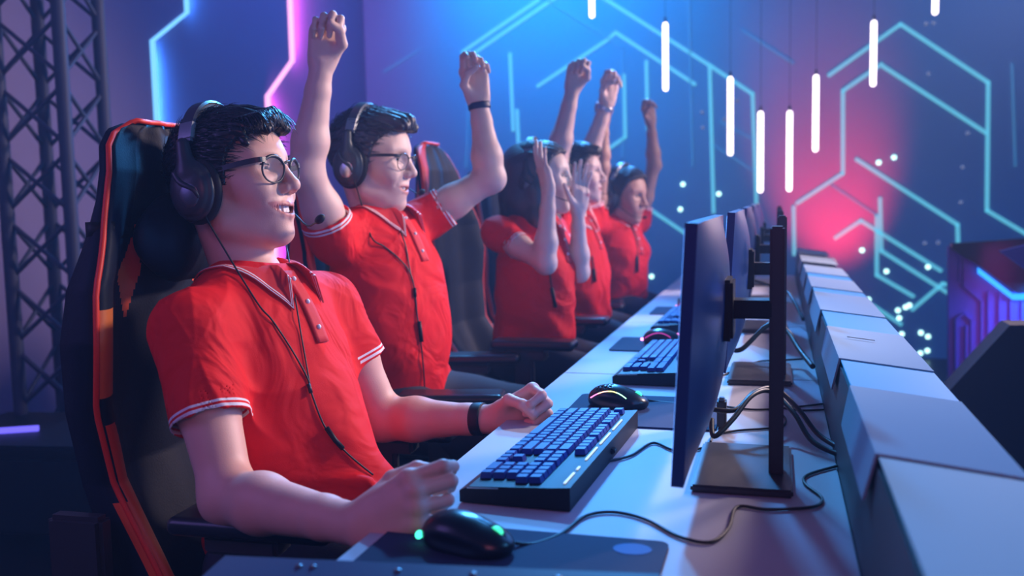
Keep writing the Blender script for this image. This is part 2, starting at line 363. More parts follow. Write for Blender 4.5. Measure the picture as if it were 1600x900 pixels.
# ================================================================== gaming chairs
def make_chair(style):
    """local: origin on the floor under the backrest, the seat towards +X"""
    r = empty('gaming_chair', (0, 0, 0))
    ip = lambda v, t: float(np.interp(v, *zip(*t)))
    WD = [(0, .225), (.12, .235), (.30, .232), (.45, .262), (.58, .275), (.68, .262), (.78, .215), (.88, .178), (.95, .150), (.985, .115), (1, .070)]
    BO = [(0, .105), (.15, .085), (.30, .060), (.45, .058), (.58, .068), (.70, .052), (.80, .028), (.9, .012), (1, .0)]
    XB = [(0, -.010), (.10, -.030), (.30, -.088), (.45, -.088), (.60, -.078), (.75, -.066), (.9, -.060), (1, -.075)]
    Z0, Z1 = .455, 1.300
    NU, NV = 110, 150; v, f, fm = [], [], []
    Zt = lambda t: Z0+(Z1-Z0)*t
    def front(u, t):
        a = abs(u); w_ = ip(t, WD); sm = max(0, (a-.50)/.42); sm = min(1, sm); sm = sm*sm*(3-2*sm)
        x = ip(t, XB)+ip(t, BO)*sm-.022*max(0, (a-.92)/.08)**2
        quilt = .004*math.cos(a*9)*(a < .5)
        return (x+quilt, u*w_, Zt(t)+.0)
    def back(u, t):
        w_ = ip(t, WD); x = ip(t, XB)-.052+.045*abs(u)**3+(.012 if t < .95 else -.0)*0
        return (x, u*w_*.97, Zt(t)-.004)
    n = (NU+1)*(NV+1)
    for fn in (front, back):
        for j in range(NV+1):
            for i in range(NU+1): v.append(fn(-1+2*i/NU, j/NV))
    I = lambda s, i, j: s*n+j*(NU+1)+i
    def which(u, t):
        a = abs(u)
        if style == 0:
            if a > .70 and t < .27 and t > .10*(1-a)*3: return 1
            if .62+.05*math.sin(t*20) < a < .95 and .27 <= t < .42 and a > .70+(t-.27)*.9: return 1
            if a > .66+1.2*abs(t-.53) and a < .955 and .47 < t < .64: return 2
            if abs(a-.42) < .14*(1-abs(t-.70)/.10) and abs(t-.70) < .10: return 1
            return 0
        if u < 0 and a > .66-.12*(t > .6) and (a < .98): return 1
        return 0
    for j in range(NV):
        for i in range(NU):
            f.append((I(0, i, j), I(0, i+1, j), I(0, i+1, j+1), I(0, i, j+1))); fm.append(which(-1+2*(i+.5)/NU, (j+.5)/NV))
            f.append((I(1, i, j+1), I(1, i+1, j+1), I(1, i+1, j), I(1, i, j))); fm.append(0)
    for j in range(NV):
        f.append((I(0, 0, j), I(0, 0, j+1), I(1, 0, j+1), I(1, 0, j))); f.append((I(0, NU, j+1), I(0, NU, j), I(1, NU, j), I(1, NU, j+1))); fm += [style, 0]
    for i in range(NU):
        f.append((I(0, i+1, 0), I(0, i, 0), I(1, i, 0), I(1, i+1, 0))); f.append((I(0, i, NV), I(0, i+1, NV), I(1, i+1, NV), I(1, i, NV))); fm += [0, 0]
    lean = math.radians(-6.5) if style else 0.0
    red = M['orange'] if style == 0 else M['redband']
    o = link_mesh('backrest', v, f, None, r, mats=[M['leather'], red, M['tan']], fmat=fm, local=True)
    o.rotation_euler = (0, lean, 0); o.location = (-Z0*math.sin(lean), 0, Z0*(1-math.cos(lean)))
    pp = [front(-.975, t) for t in np.linspace(0, 1, 40)]+[(p[0], p[1], p[2]+.004) for p in [front(u, 1) for u in np.linspace(-.9, .9, 10)]]+[front(.975, t) for t in np.linspace(1, 0, 40)]
    pp = [(x+.004, y, z) for x, y, z in pp]
    MB().tube(pp, .0048, 8).build('piping', M['piping'], o, smooth=True, local=True)
    # headrest cushion with its strap
    if style == 0:
      F = Field(); F.ell((-.030, 0, 1.10), (.038, .140, .080), k=0).custom(lambda P: .0025*np.cos(P[:, 1]*60), (-9,)*3, (9,)*3, 'd')
      hc = F.mesh('headrest_cushion', .006, M['leather'], r, local=True)
    st = []
    for sy in (-1, 1):
        for u, dx in ((.5, .012), (.8, .006), (.98, .006)): pass
    mb = MB(); t = (1.118-Z0)/(Z1-Z0)
    ring = [front(u, t) for u in np.linspace(-1, 1, 17)]+[back(u, t) for u in np.linspace(1, -1, 17)]
    c0 = np.array([-.06, 0, 1.118]); vv, ff = [], []
    for q in ring:
        q = np.array(q); d = q-c0; d[2] = 0; d = d/np.linalg.norm(d)*.003
        for dz in (-.014, .014): vv.append((q[0]+d[0], q[1]+d[1], 1.118+dz))
    k = len(ring)
    for i in range(k): ff.append((2*i, 2*((i+1) % k), 2*((i+1) % k)+1, 2*i+1))
    if style == 0:
      so = link_mesh('strap', vv, ff, M['black'], r, local=True); md = so.modifiers.new('t', 'SOLIDIFY'); md.thickness = .002
    # seat
    F = Field(); F.box((.235, 0, .455), (.245, .22, .040), rad=.035, k=.02)
    for sy in (-1, 1): F.cone((.06, sy*.215, .475), (.42, sy*.215, .465), .045, .040, k=.03)
    F.mesh('seat', .007, M['leather'], r, local=True); sd = COL.objects[-1]
    MB().tube([(.48, y, .475) for y in np.linspace(-.2, .2, 9)], .005, 6).build('piping', M['piping'], sd, smooth=True, local=True)
    for sy in (-1, 1):
        F = Field(); F.box((.255, sy*.285, .685), (.130, .045, .014), rad=.012, k=.01)
        ap = F.mesh('armrest', .004, mat('satin_black_armrest', (0.014, 0.018, 0.03), 0.30), r, local=True)
        MB().box((.235, sy*.285, .655), (.12, .05, .03), bev=.006).box((.225, sy*.285, .545), (.060, .028, .21), bev=.008).box((.225, sy*.225, .435), (.07, .15, .016), bev=.004).build('arm_support', M['dark'], ap, local=True, auto=.6)
    MB().box((.22, 0, .395), (.26, .20, .035), bev=.01).build('mechanism', M['dark'], r, local=True)
    MB().cyl((.22, 0, .12), (.22, 0, .39), .026, 18).build('gas_lift', M['gun'], r, local=True, auto=.8)
    for k in range(5):
        a = 2*PI*k/5+.3; d = (math.cos(a), math.sin(a))
        MB().tube([(.22, 0, .13), (.22+d[0]*.15, d[1]*.15, .115), (.22+d[0]*.30, d[1]*.30, .085)], [.030, .024, .017], 8).build('base_leg', M['black'], r, smooth=True, local=True)
        leg = COL.objects[-1]
        MB().sphere((.22+d[0]*.30, d[1]*.30, .032), (.031, .031, .031), 14, 10).build('caster', M['dark'], leg, smooth=True, local=True)
    for sy in (-1, 1): MB().box((-.075, sy*.262, .54), (.10, .035, .26), bev=.008).build('hinge_cover', M['dark'], r, local=True)
    return r
M['redband'] = mat('red_leatherette', (0.80, 0.04, 0.03), 0.45, bump=0.15, bscale=260)
ca = make_chair(0); cb = make_chair(1)
CH = [(ca, -1.000, 1.455, 2, 'black gaming chair with orange piping carrying the smiling player in front'), (None, -1.06, 2.30, 12, 'black gaming chair with red trim under the player raising both fists beside the front player'), (cb, -.965, 2.99, 0, 'black gaming chair with a long red band, carrying the clapping long haired player'), (None, -1.03, 3.74, 0, 'dark gaming chair under the player behind the clapping one'), (None, -1.06, 4.47, 0, 'dark gaming chair at the far end of the desk row')]
for o, x, y, rz, lab in CH:
    o = o or copy_tree(cb); o.location = (x, y, 0); o.rotation_euler = (0, 0, math.radians(rz)); o.scale = (1, 1, 1.05 if o is cb else 1); tag(o, lab, 'chair', 'gaming chairs along the desk')
# ================================================================== the setting
def struct(name, mb, m, **kw): o = mb.build(name, m, **kw); o['kind'] = 'structure'; return o
struct('floor', MB().box((0, 3, -0.05), (9, 10.5, 0.1)), M['floor'])
wall_m = mat('lavender_wall_paint', (0.27, 0.22, 0.42), 0.65, vary=0.06, vscale=1.5, bump=0.05)
screen_m = mat('blue_stage_wall', (0.16, 0.38, 0.55), 0.55, vary=0.10, vscale=1.2)
struct('wall_back', MB().box((0.6, 7.05, 2.1), (7.8, 0.1, 4.3)), screen_m)
struct('wall_left', MB().box((-3.25, 3.3, 2.1), (0.1, 7.6, 4.3)), wall_m)
# raised wall panels, each with a zigzag edge that carries an LED strip
def zig_panel(x, thick, pts, y_left, label):
    """panel filling from Y = y_left to the zigzag edge PTS = [(Y, Z)...] top to bottom, its face at X = x"""
    poly = [(x-thick, y_left, pts[0][1])]+[(x-thick, y, z) for y, z in pts]+[(x-thick, y_left, pts[-1][1])]
    mb = MB(); mb.prism(poly, (0, 0, 0), (thick, 0, 0))
    return mb.build('wall_panel', wall_m)
blue_e = [(4.50, 4.1), (4.50, 2.22), (4.19, 2.02), (4.19, 0.02)]
pink_e = [(5.70, 4.1), (5.70, 2.13), (5.36, 1.86), (5.36, 0.02)]
tag(zig_panel(-3.12, 0.075, blue_e, -0.4, ''), 'lavender wall panel with blue light along its zigzag edge, behind the lattice truss', 'wall panel')
tag(zig_panel(-3.155, 0.04, pink_e, 4.15, ''), 'lavender wall panel between the blue and the pink zigzag light', 'wall panel')
def strip(x0, x1, edge, m, name, label, w):
    mb = MB()
    for i, ((y0, z0), (y1, z1)) in enumerate(zip(edge, edge[1:])):
        # mitred ribbon lying along the panel edge, W wide along the wall
        mb.prism([(x0, y0, z0), (x0, y1, z1), (x0, y1+w, z1), (x0, y0+w, z0)], (0, 0, 0), (x1-x0, 0, 0))
    return tag(mb.build(name, m), label, 'light strip')
strip(-3.160, -3.112, blue_e, emitter('blue_led', (0.17, 0.52, 1.0), 1.5), 'led_strip', 'glowing blue zigzag light strip on the lavender wall above the chair', .035)
strip(-3.200, -3.148, pink_e, emitter('pink_led', (1.0, 0.42, 0.85), 1.6), 'led_strip', 'glowing pink zigzag light strip on the lavender wall', .055)

# lattice truss tower and the gear at its foot
def truss_tower(x, y, w, H, rz, label):
    t = empty('truss_tower', (x, y, 0), rz, label=label, cat='truss', group=None); t['category'] = 'truss'
    hw = w/2
    for sx in (-1, 1):
        for sy in (-1, 1): MB().cyl((sx*hw, sy*hw, 0), (sx*hw, sy*hw, H), 0.026, 14).build('chord', M['truss'], t, auto=0.9, local=True)
    for face, mbn in (((-1, -1), (1, -1)), 'front'), (((1, -1), (1, 1)), 'side'), (((-1, 1), (1, 1)), 'back'), (((-1, -1), (-1, 1)), 'side'):
        (ax, ay), (bx, by) = face; mb = MB(); z = 0.15
        while z < H-0.3:
            mb.cyl((ax*hw, ay*hw, z), (bx*hw, by*hw, z+0.22), 0.0085, 8); mb.cyl((bx*hw, by*hw, z), (ax*hw, ay*hw, z+0.22), 0.0085, 8); z += 0.25
        mb.build('lattice', M['truss'], t, auto=0.9, local=True)
    MB().box((0, 0, 0.01), (w+0.14, w+0.14, 0.02), bev=0.004).build('base_plate', M['truss'], t, local=True)
    return t
truss_tower(-2.70, 3.02, 0.26, 4.1, math.radians(8), 'dark lattice truss tower standing in front of the lavender wall')
case = empty('equipment_case', (-2.42, 2.72, 0), math.radians(8), label='dark equipment case on the floor at the foot of the truss tower', cat='case')
MB().box((0, 0, 0.20), (0.9, 0.5, 0.27), bev=0.012).build('case_body', M['black'], case, local=True)
MB().box((0, 0, 0.355), (0.91, 0.51, 0.035), bev=0.01).build('lid', M['black'], case, local=True)
for sx in (-1, 1):
    for sz in (0.09, 0.36): MB().box((sx*0.43, -0.245, sz), (0.05, 0.03, 0.04), bev=0.006).build('corner_guard', M['truss'], case, local=True)
for sx in (-1, 1):
    for sy in (-1, 1): MB().sphere((sx*0.38, sy*0.18, 0.033), 0.033).build('wheel', M['black'], case, smooth=True, local=True)
tag(MB().box((-2.60, 2.62, 0.382), (0.16, 0.018, 0.018), Matrix.Rotation(0.5, 3, 'Z')).build('light_bar', emitter('violet_led', (0.15, 0.12, 1.0), 1.5)), 'small violet light bar lying on the dark equipment case', 'light')

# line lights on the back wall
line_m = emitter('cyan_line', (0.12, 0.58, 0.75), 0.75, (0.1, 0.3, 0.4)); dim_m = emitter('faint_cyan_line', (0.06, 0.32, 0.55), 0.30, (0.1, 0.3, 0.5))
WALL_Y = 6.998
LINES = [
 ([(722, 82), (842, 0)], 1, 'two close parallel diagonal lines at the top, the upper one'),
 ([(740, 84), (872, -6)], 1, 'two close parallel diagonal lines at the top, the lower one'),
 ([(846, -6), (950, 60)], 0, 'short diagonal running down to the node above the fists'),
 ([(840, 135), (950, 62), (962, 51), (1086, 132)], 1, 'peak line over the two raised fists'),
 ([(952, 60), (972, 75), (973, 245)], 0, 'thin upright beside the bracelet hand'),
 ([(975, 117), (977, 214), (952, 232)], 1, 'upright that bends toward the dark haired player'),
 ([(797, 84), (802, 204)], 1, 'long upright over the long haired player'),
 ([(808, 172), (810, 222)], 1, 'short upright over the long haired player'),
 ([(1010, 96), (1012, 202)], 1, 'upright behind the farthest raised hand'),
 ([(940, -5), (1110, 103), (1176, 147), (1182, 322)], 1, 'long one descending past three white tubes'),
 ([(1109, 105), (1115, 332)], 1, 'upright left of the second white tube'),
 ([(1076, -5), (1082, 260)], 0, 'faint full height upright'),
 ([(1124, 190), (1176, 218)], 0, 'faint short diagonal by the second tube'),
 ([(1115, 227), (1178, 268)], 0, 'faint diagonal below the second tube'),
 ([(1160, 48), (1240, 100)], 0, 'faint diagonal in the violet area'),
 ([(733, 128), (728, 262)], 0, 'faint upright behind the wristband arm'),
 ([(1008, 322), (1070, 364)], 1, 'short diagonal right of the farthest player'),
 ([(1295, 118), (1407, 38), (1544, 129), (1542, 329), (1604, 366)], 1, 'large outer hexagon line'),
 ([(1378, 100), (1317, 142), (1317, 271), (1245, 318)], 1, 'inner hexagon left side'),
 ([(1380, 104), (1541, 208)], 1, 'inner hexagon upper diagonal'),
 ([(1338, 249), (1496, 351), (1497, 386)], 1, 'long diagonal with a short hook at its end'),
 ([(1240, 323), (1241, 398)], 1, 'short upright in the red glow'),
 ([(1375, 310), (1377, 392), (1483, 459)], 1, 'line from upright to lower diagonal'),
 ([(1305, 372), (1345, 345), (1470, 423)], 1, 'small peak line in the red glow'),
 ([(1370, 337), (1370, 430), (1427, 463)], 1, 'short bent line beside the small peak'),
 ([(1300, 290), (1370, 337)], 0, 'faint diagonal meeting the short bent line'),
 ([(1425, 484), (1473, 443), (1484, 446)], 1, 'rising diagonal beside the far desk panel'),
 ([(1365, 478), (1408, 507)], 1, 'short diagonal just over the grey covers'),
 ([(1581, 100), (1586, 260)], 0, 'faint upright at the far right'),
 ([(600, 112), (655, 78)], 0, 'faint diagonal by the wall corner'),
]
for pts, bright, lab in LINES:
    mb = MB(); W = [at(x, y, WALL_Y) for x, y in pts]; r = 0.013 if bright else 0.009
    for a, b in zip(W, W[1:]):
        d = b-a; L = np.linalg.norm(d); d /= L; s = np.cross(d, [0, 1, 0])*r; a2 = a-d*r*.6; b2 = b+d*r*.6
        mb.prism([a2-s, b2-s, b2+s, a2+s], (0, 0, 0), (0, -0.005, 0))
    tag(mb.build('line_light', line_m if bright else dim_m), ('cyan' if bright else 'dim')+' wall line, '+lab, 'line light', 'cyan line lights on the back wall')
dot_m = emitter('dot_led', (0.55, 1.0, 0.95), 2.6); dotd_m = emitter('dim_dot_led', (0.35, 0.45, 0.9), 0.35)
DOTS = [(1067, 288, 'upper of the pair left of the monitors'), (1063, 327, 'lower of the pair left of the monitors'), (1123, 303, 'right of the upright line above the monitors'), (1018, 432, "beside the farthest player's shirt"), (1373, 254, 'left one of the high pair inside the hexagon'), (1397, 246, 'right one of the high pair inside the hexagon'), (1347, 391, 'under the small peak line'), (1385, 424, 'right of the short bent line'), (1450, 417, 'on the end of the peak line'), (1301, 409, 'in the red glow over the covers'), (1357, 468, 'over the third grey cover'), (1403, 485, 'left end of the little cluster'), (1415, 480, 'middle of the little cluster'), (1421, 477, 'right end of the little cluster'), (1405, 497, 'just under the little cluster'), (1409, 522, 'under the cluster, over the covers'), (1439, 520, 'left one of the pair by the far desk'), (1450, 526, 'right one of the pair by the far desk'), (1449, 548, 'right one just above the cover edge'), (1438, 552, 'left one just above the cover edge')]
DIM = [(1097, 175, 'upper one by the second white tube'), (1098, 199, 'lower one by the second white tube'), (1451, 115, 'inside the hexagon top'), (1512, 208, 'on the inner diagonal end'), (1504, 261, 'in the right half of the hexagon'), (1501, 316, 'low in the right half of the hexagon'), (1445, 380, 'left one over the far desk'), (1466, 379, 'right one over the far desk'), (1132, 186, 'beside the line left of the second tube'), (1151, 157, 'behind the second tube'), (1447, 37, 'left one near the top edge'), (1459, 36, 'right one near the top edge')]
for i, (x, y, lab) in enumerate(DOTS+DIM):
    c = at(x, y, WALL_Y); b = i < len(DOTS)
    o = MB().sphere(c, (0.016, 0.012, 0.016) if b else (0.013, 0.01, 0.013), 12, 8).build('dot_light', dot_m if b else dotd_m, smooth=True)
    tag(o, ('bright' if b else 'faint')+' light dot on the back wall, '+lab, 'dot light', 'bright dots on the back wall' if b else 'faint dots on the back wall')
# hanging white tubes
tube_m = emitter('white_tube', (1.0, 0.86, 0.90), 3.6, (.8, .8, .8))
TUBES = [(925, -60, 28, 'at the very top, over the two raised fists'), (1040, 35, 142, 'long one beside the top peak line'), (1141, 120, 243, 'in front of the descending cyan line'), (1188, 174, 301, 'left one of the low pair'), (1233, 173, 299, 'right one of the low pair'), (1274, 117, 237, 'over the red glow'), (1364, 32, 135, 'crossing the large hexagon line'), (1461, -60, 23, 'cut by the top edge, farthest right')]
for x, y0, y1, lab in TUBES:
    a = at(x, y1, 5.9); b = at(x, y0, 5.9); b[0] = a[0]; r = 0.0165
    t = empty('tube_light', a, label='white glowing tube light hanging upright, '+lab, cat='tube light', group='hanging white tube lights'); L = b[2]-a[2]
    MB().tube([(0, 0, 0), (0, 0, .004), (0, 0, .012), (0, 0, L-.012), (0, 0, L-.004), (0, 0, L)], [.006, .012, r, r, .012, .006], 12).build('glowing_tube', tube_m, t, smooth=True, local=True)
    MB().cyl((0, 0, L), (0, 0, L+0.03), 0.008, 8).build('cap', M['dark'], t, local=True)
    MB().cyl((0, 0, L+.03), (0, 0, 4.2-a[2]), 0.0015, 5).build('wire', M['cable'], t, local=True)

# far desk across the stage: glowing ribbed panel, dark canopy, dark wedge front
far = empty('stage_desk', (1.35, 4.6, 0), label='dark angular desk across the stage with a glowing blue ribbed panel', cat='desk')
rib_m = mat('violet_blue_panel', (0.22, 0.16, 0.55), 0.45)
Yp = 4.60
pl = [at(1482, 385, Yp), at(1482, 640, Yp), at(1760, 640, Yp), at(1760, 385, Yp)]
MB().prism(pl, (0, 0, 0), (0, 0.04, 0)).build('back_panel', rib_m, far)
mb = MB()
for i in range(14):
    x = 1490+i*17.5
    if x < 1540: continue
    a = at(x, 455, Yp); b = at(x, 620, Yp); mb.prism([a, a+[0.010, 0, 0], b+[0.010, 0, 0], b], (0, 0, 0), (0, -0.012, 0))
for path in ([(1506, 400), (1506, 447), (1534, 470), (1534, 560)], [(1518, 560), (1518, 500), (1506, 490), (1494, 498), (1494, 600)], [(1510, 600), (1510, 508)], [(1500, 395), (1500, 440)]):
    W = [at(x, y, Yp) for x, y in path]
    for a, b in zip(W, W[1:]):
        d = b-a; d /= np.linalg.norm(d); s = np.cross(d, [0, 1, 0])*0.005; mb.prism([a-s, b-s, b+s, a+s], (0, 0, 0), (0, -0.01, 0))
mb.build('rib', rib_m, far)
bl = emitter('blue_trough_led', (0.02, 0.30, 1.0), 2)
mb = MB(); W = [at(1526, 416, Yp), at(1580, 457, Yp), at(1740, 457, Yp)]
for a, b in zip(W, W[1:]):
    mb.prism([a+[0, -.02, -.03], b+[0, -.02, -.03], b+[0, -.02, -.004], a+[0, -.02, -.004]], (0, 0, 0), (0, -0.015, 0))
mb.build('led_strip', bl, far)
cn = [at(1484, 380, Yp), at(1484, 388, Yp), at(1526, 414, Yp), at(1583, 455, Yp), at(1760, 455, Yp), at(1760, 362, Yp), at(1595, 372, Yp)]
MB().prism(cn, (0, 0, 0), (0, -0.06, 0)).build('canopy', M['dark'], far)
Yw = 3.2
wg = [at(1482, 612, Yw), at(1578, 508, Yw), at(1800, 508, Yw), at(1800, 1120, Yw), at(1482, 1120, Yw)]
MB().prism(wg, (0, 0, 0), (0, 0.12, 0)).build('front_wedge', mat('dark_violet_panel', (0.010, 0.008, 0.02), 0.6), far)
MB().prism([at(1560, 392, 4.2), at(1600, 420, 4.2), at(1640, 420, 4.2), at(1640, 372, 4.2)], (0, 0, 0), (0, -.03, 0)).build('facet', rib_m, far)
light('far_desk_light', 'AREA', (1.7, 4.44, 0.72), (1.7, 4.6, 0.3), (0.03, 0.22, 1.0), 26, 1.2, 0.04)

light('far_desk_violet_light', 'AREA', (0.95, 4.40, 0.62), (1.05, 4.6, 0.6), (0.8, 0.06, 0.6), 0.4, 0.15, 0.6)

# ================================================================== the long player desk
DL, DR, DN, DF, DZ = -0.480, 0.087, 0.45, 4.93, 0.75
seams = [0.45, 1.13, 2.10, 2.95, 3.80, 4.93]; SEC_L = ['nearest section in front of the smiling player', 'section under the first monitor and keyboard', 'section beside the second keyboard', 'section beside the third keyboard', 'farthest section']
SEAM = [0.45, 2.10, 3.02, 3.94, 4.93]; LBL = ['nearest one carrying the first monitor', 'second one carrying the second keyboard', 'third one carrying the third monitor', 'farthest one']
for y0, y1, lb in zip(SEAM, SEAM[1:], LBL):
    d = empty('desk', ((DL+DR)/2, (y0+y1)/2, 0), label='white laminate desk section, the '+lb, cat='desk', group='white desk sections in one row')
    MB().box(((DL+DR)/2, (y0+y1)/2, DZ-0.0125), (DR-DL, y1-y0-0.003, 0.025), bev=0.0015).build('desk_top', M['desk'], d)
    for sy in (y0+0.06, y1-0.06): MB().box((DL+0.30, sy, (DZ-0.025)/2), (0.46, 0.03, DZ-0.025), bev=0.003).build('leg_panel', M['edge'], d)
# divider behind the monitors: dark riser with bent grey covers and lit sections
RX, RZ, EX, EZ = 0.100, 0.885, 0.236, 0.868
riser = empty('desk_divider', (0.16, 2.7, 0), label='dark low divider running along the back of the desk row', cat='divider')
prof = [(DR+.001, 0.02), (DR+.001, DZ+.006), (RX-.002, RZ-.006), (EX-.006, EZ-.006), (EX-.006, 0.02)]
MB().prism([(x, 0.3, z) for x, z in prof], (0, 0, 0), (0, 4.63, 0)).build('riser_body', M['riser'], riser)
edge_lit = emitter('blue_lit_edge', (0.01, 0.12, 0.9), 1.2)  # blue light on the divider's outer face, put in as emission
MB().prism([(EX-.004, .3, EZ-.012), (EX+.016, .3, EZ-.05), (EX+.016, .3, EZ-.075), (EX-.004, .3, EZ-.085)], (0, 0, 0), (0, 4.6, 0)).build('edge_glow', edge_lit, riser)
lit_m = mat('lit_blue_acrylic', (0.02, 0.14, 0.32), 0.5, emit=(0.0, 0.22, 0.62), es=0.75)
pale_m = mat('pale_teal_acrylic', (0.25, 0.40, 0.48), 0.6, emit=(0.03, 0.10, 0.13), es=0.3)
def plate(y0, y1, m, lift, flap, name, label, grp):
    th = 0.003; dx, dz = EX-RX, EZ-RZ; top = RZ+lift
    mb = MB()
    A, B, C, D = (RX-.001, y0, top), (EX, y0, EZ+lift), (EX, y1, EZ+lift), (RX-.001, y1, top)
    mb.prism([A, B, C, D], (0, 0, 0), (0, 0, th))
    if flap:
        fx, fz = RX-0.0085, RZ-0.048
        mb.prism([(RX-.001, y0, top+th), (fx-.003, y0+0.02, fz), (fx-.003, y1-0.004, fz), (RX-.001, y1, top+th)], (0, 0, 0), (-0.003, 0, 0))
    o = mb.build(name, m); tag(o, label, 'cover' if flap else 'panel', grp); return o
for y0, y1, lb in ((.976, 1.328, 'the nearest, largest one'), (1.553, 1.942, 'second, with a thin dark slot'), (2.225, 2.66, 'third'), (2.80, 3.17, 'fourth'), (3.34, 3.72, 'fifth'), (3.90, 4.35, 'sixth, by the red glow'), (4.50, 4.9, 'farthest one')):
    plate(y0, y1, M['cover'], 0.004, True, 'divider_cover', 'grey bent cover plate hooked over the dark divider, '+lb, 'grey cover plates on the divider')
for y0, y1, lb in ((.32, .972, 'pale teal, nearest'), (1.330, 1.551, 'blue, between the nearest two covers'), (1.944, 2.223, 'blue, between the second and third cover'), (2.662, 2.798, 'blue, between the third and fourth cover'), (3.172, 3.338, 'blue, between the fourth and fifth cover')):
    plate(y0, y1, pale_m if y0 < 1 else lit_m, 0.0015, False, 'lit_panel', 'glowing panel in the top of the divider, '+lb, 'glowing divider panels')
sl = MB().box((0.148, 1.79, RZ+.0045), (0.048, 0.0025, 0.001), Matrix.Rotation(math.atan2(EZ-RZ, EX-RX)*-1, 3, 'Y'))
sl.build('slot', M['black'], [o for o in COL.objects if o.name == 'divider_cover.001'][0])
# near dark bar across the bottom edge
bar = empty('control_bar', (-0.36, 0.83, 0.75), label='dark blue metal bar with small studs across the near desk corner', cat='equipment')
A0, A1 = at(352, 868, .86), at(1032, 897, .83)
p0 = np.array([A0[0], .86, A0[2]]); p1 = np.array([A1[0], .83, A1[2]])
zb = DZ+.002
MB().prism([p0, p1, p1+[0.0, -.13, -.035], p0+[-.02, -.13, -.035]], (0, 0, 0), (0, 0, -.03)).build('bar_body', mat('dark_blue_metal', (0.05, 0.08, 0.16), 0.5), bar)
for t_ in (.21, .245, .45, .62, .8):
    c = p0+(p1-p0)*t_+[0, -.012, -.003]; MB().sphere(c, (.0045, .0045, .002), 10, 6).build('stud', M['gun'], bar, smooth=True)
for t_ in (.12, .9): 
    c = p0+(p1-p0)*t_+[0, -.07, -.05]; MB().box((c[0], c[1], (DZ+c[2])/2), (.03, .03, c[2]-DZ), bev=.001).build('foot', M['dark'], bar)

# thin stage haze filling the room
hz = bpy.data.materials.new('stage_haze'); hz.use_nodes = True; nt = hz.node_tree; nt.nodes.remove(nt.nodes['Principled BSDF'])
vs = nt.nodes.new('ShaderNodeVolumeScatter'); vs.inputs['Density'].default_value = 0.016; vs.inputs['Anisotropy'].default_value = 0.25; vs.inputs['Color'].default_value = (0.45, 0.62, 1, 1)
nt.links.new(vs.outputs[0], nt.nodes['Material Output'].inputs['Volume'])
hb_ = MB().box((0.55, 2.7, 2.05), (7.25, 8.5, 3.98)).build('haze', hz); tag(hb_, 'thin blue stage haze filling the whole room', 'haze', kind='stuff')
# ================================================================== things on the desk
def make_monitor():
    """local frame: origin on the desk at the post, the screen faces -X, width along Y"""
    r = empty('monitor', (0, 0, 0))
    MB().box((-.045, 0.0, .006), (.135, .235, .011), bev=.003).build('base', M['dark'], r, local=True, auto=.6)
    MB().box((0, -.03, .185), (.020, .036, .350), bev=.003).build('post', M['dark'], r, local=True, auto=.6)
    MB().box((-.047, -.03, .245), (.080, .045, .026), bev=.003).build('arm', M['black'], r, local=True, auto=.6)
    # curved-back casing
    v, f = [], []; NU, NV = 28, 18; W, H = .270, .159
    tilt = Matrix.Rotation(math.radians(3.2), 3, 'Y')
    def P(x, y, z): q = tilt @ Vector((x, 0, z)); return (-.105+q.x, y, .213+q.z)
    for side in (0, 1):
        for i in range(NU+1):
            for j in range(NV+1):
                u, w_ = -1+2*i/NU, -1+2*j/NV
                t = .007+.028*max(0, 1-abs(u)**2.6)*max(0, 1-abs(w_)**3.2)
                v.append(P(t if side else -.008, u*W, w_*H))
    n = (NU+1)*(NV+1); I = lambda s, i, j: s*n+i*(NV+1)+j
    for i in range(NU):
        for j in range(NV):
            f.append((I(1, i, j), I(1, i+1, j), I(1, i+1, j+1), I(1, i, j+1)))
            f.append((I(0, i, j+1), I(0, i+1, j+1), I(0, i+1, j), I(0, i, j)))
    for i in range(NU): f.append((I(0, i, 0), I(0, i+1, 0), I(1, i+1, 0), I(1, i, 0))); f.append((I(1, i, NV), I(1, i+1, NV), I(0, i+1, NV), I(0, i, NV)))
    for j in range(NV): f.append((I(0, 0, j+1), I(0, 0, j), I(1, 0, j), I(1, 0, j+1))); f.append((I(0, NU, j), I(0, NU, j+1), I(1, NU, j+1), I(1, NU, j)))
    mb = MB(); mb.v = v; mb.f = f; mb.build('casing', mat('dark_casing_blue_sheen', (0.008, 0.035, 0.16), 0.36), r, local=True, auto=.7)  # blue sheen on the dark back is painted into the casing colour
    sc = MB(); sc.prism([P(-.0085, -.262, -.150), P(-.0085, .262, -.150), P(-.0085, .262, .152), P(-.0085, -.262, .152)], (0, 0, 0), (-.0006, 0, 0))
    sc.build('screen', emitter('screen_glow', (0.10, 0.30, 1.0), 2.6), r, local=True)
    MB().box((-.072, -.03, .245), (.028, .085, .085), bev=.004).build('bracket', M['black'], r, local=True)
    return r
mon = make_monitor()
MONS = [(0.000, 1.372, 0, 'dark computer monitor seen edge-on, the nearest one'), (0.010, 2.135, 0, 'dark computer monitor seen edge-on, second in the row'), (0.008, 2.93, 0, 'dark computer monitor seen edge-on, third in the row'), (0.008, 3.72, 0, 'dark computer monitor seen edge-on, fourth in the row, mostly hidden'), (0.008, 4.45, 0, 'small dark computer monitor at the far end of the row')]
for i, (x, y, rz, lab) in enumerate(MONS):
    o = mon if i == 0 else copy_tree(mon)
    o.location = (x, y, DZ); o.rotation_euler = (0, 0, rz); tag(o, lab, 'monitor', 'monitors along the desk')

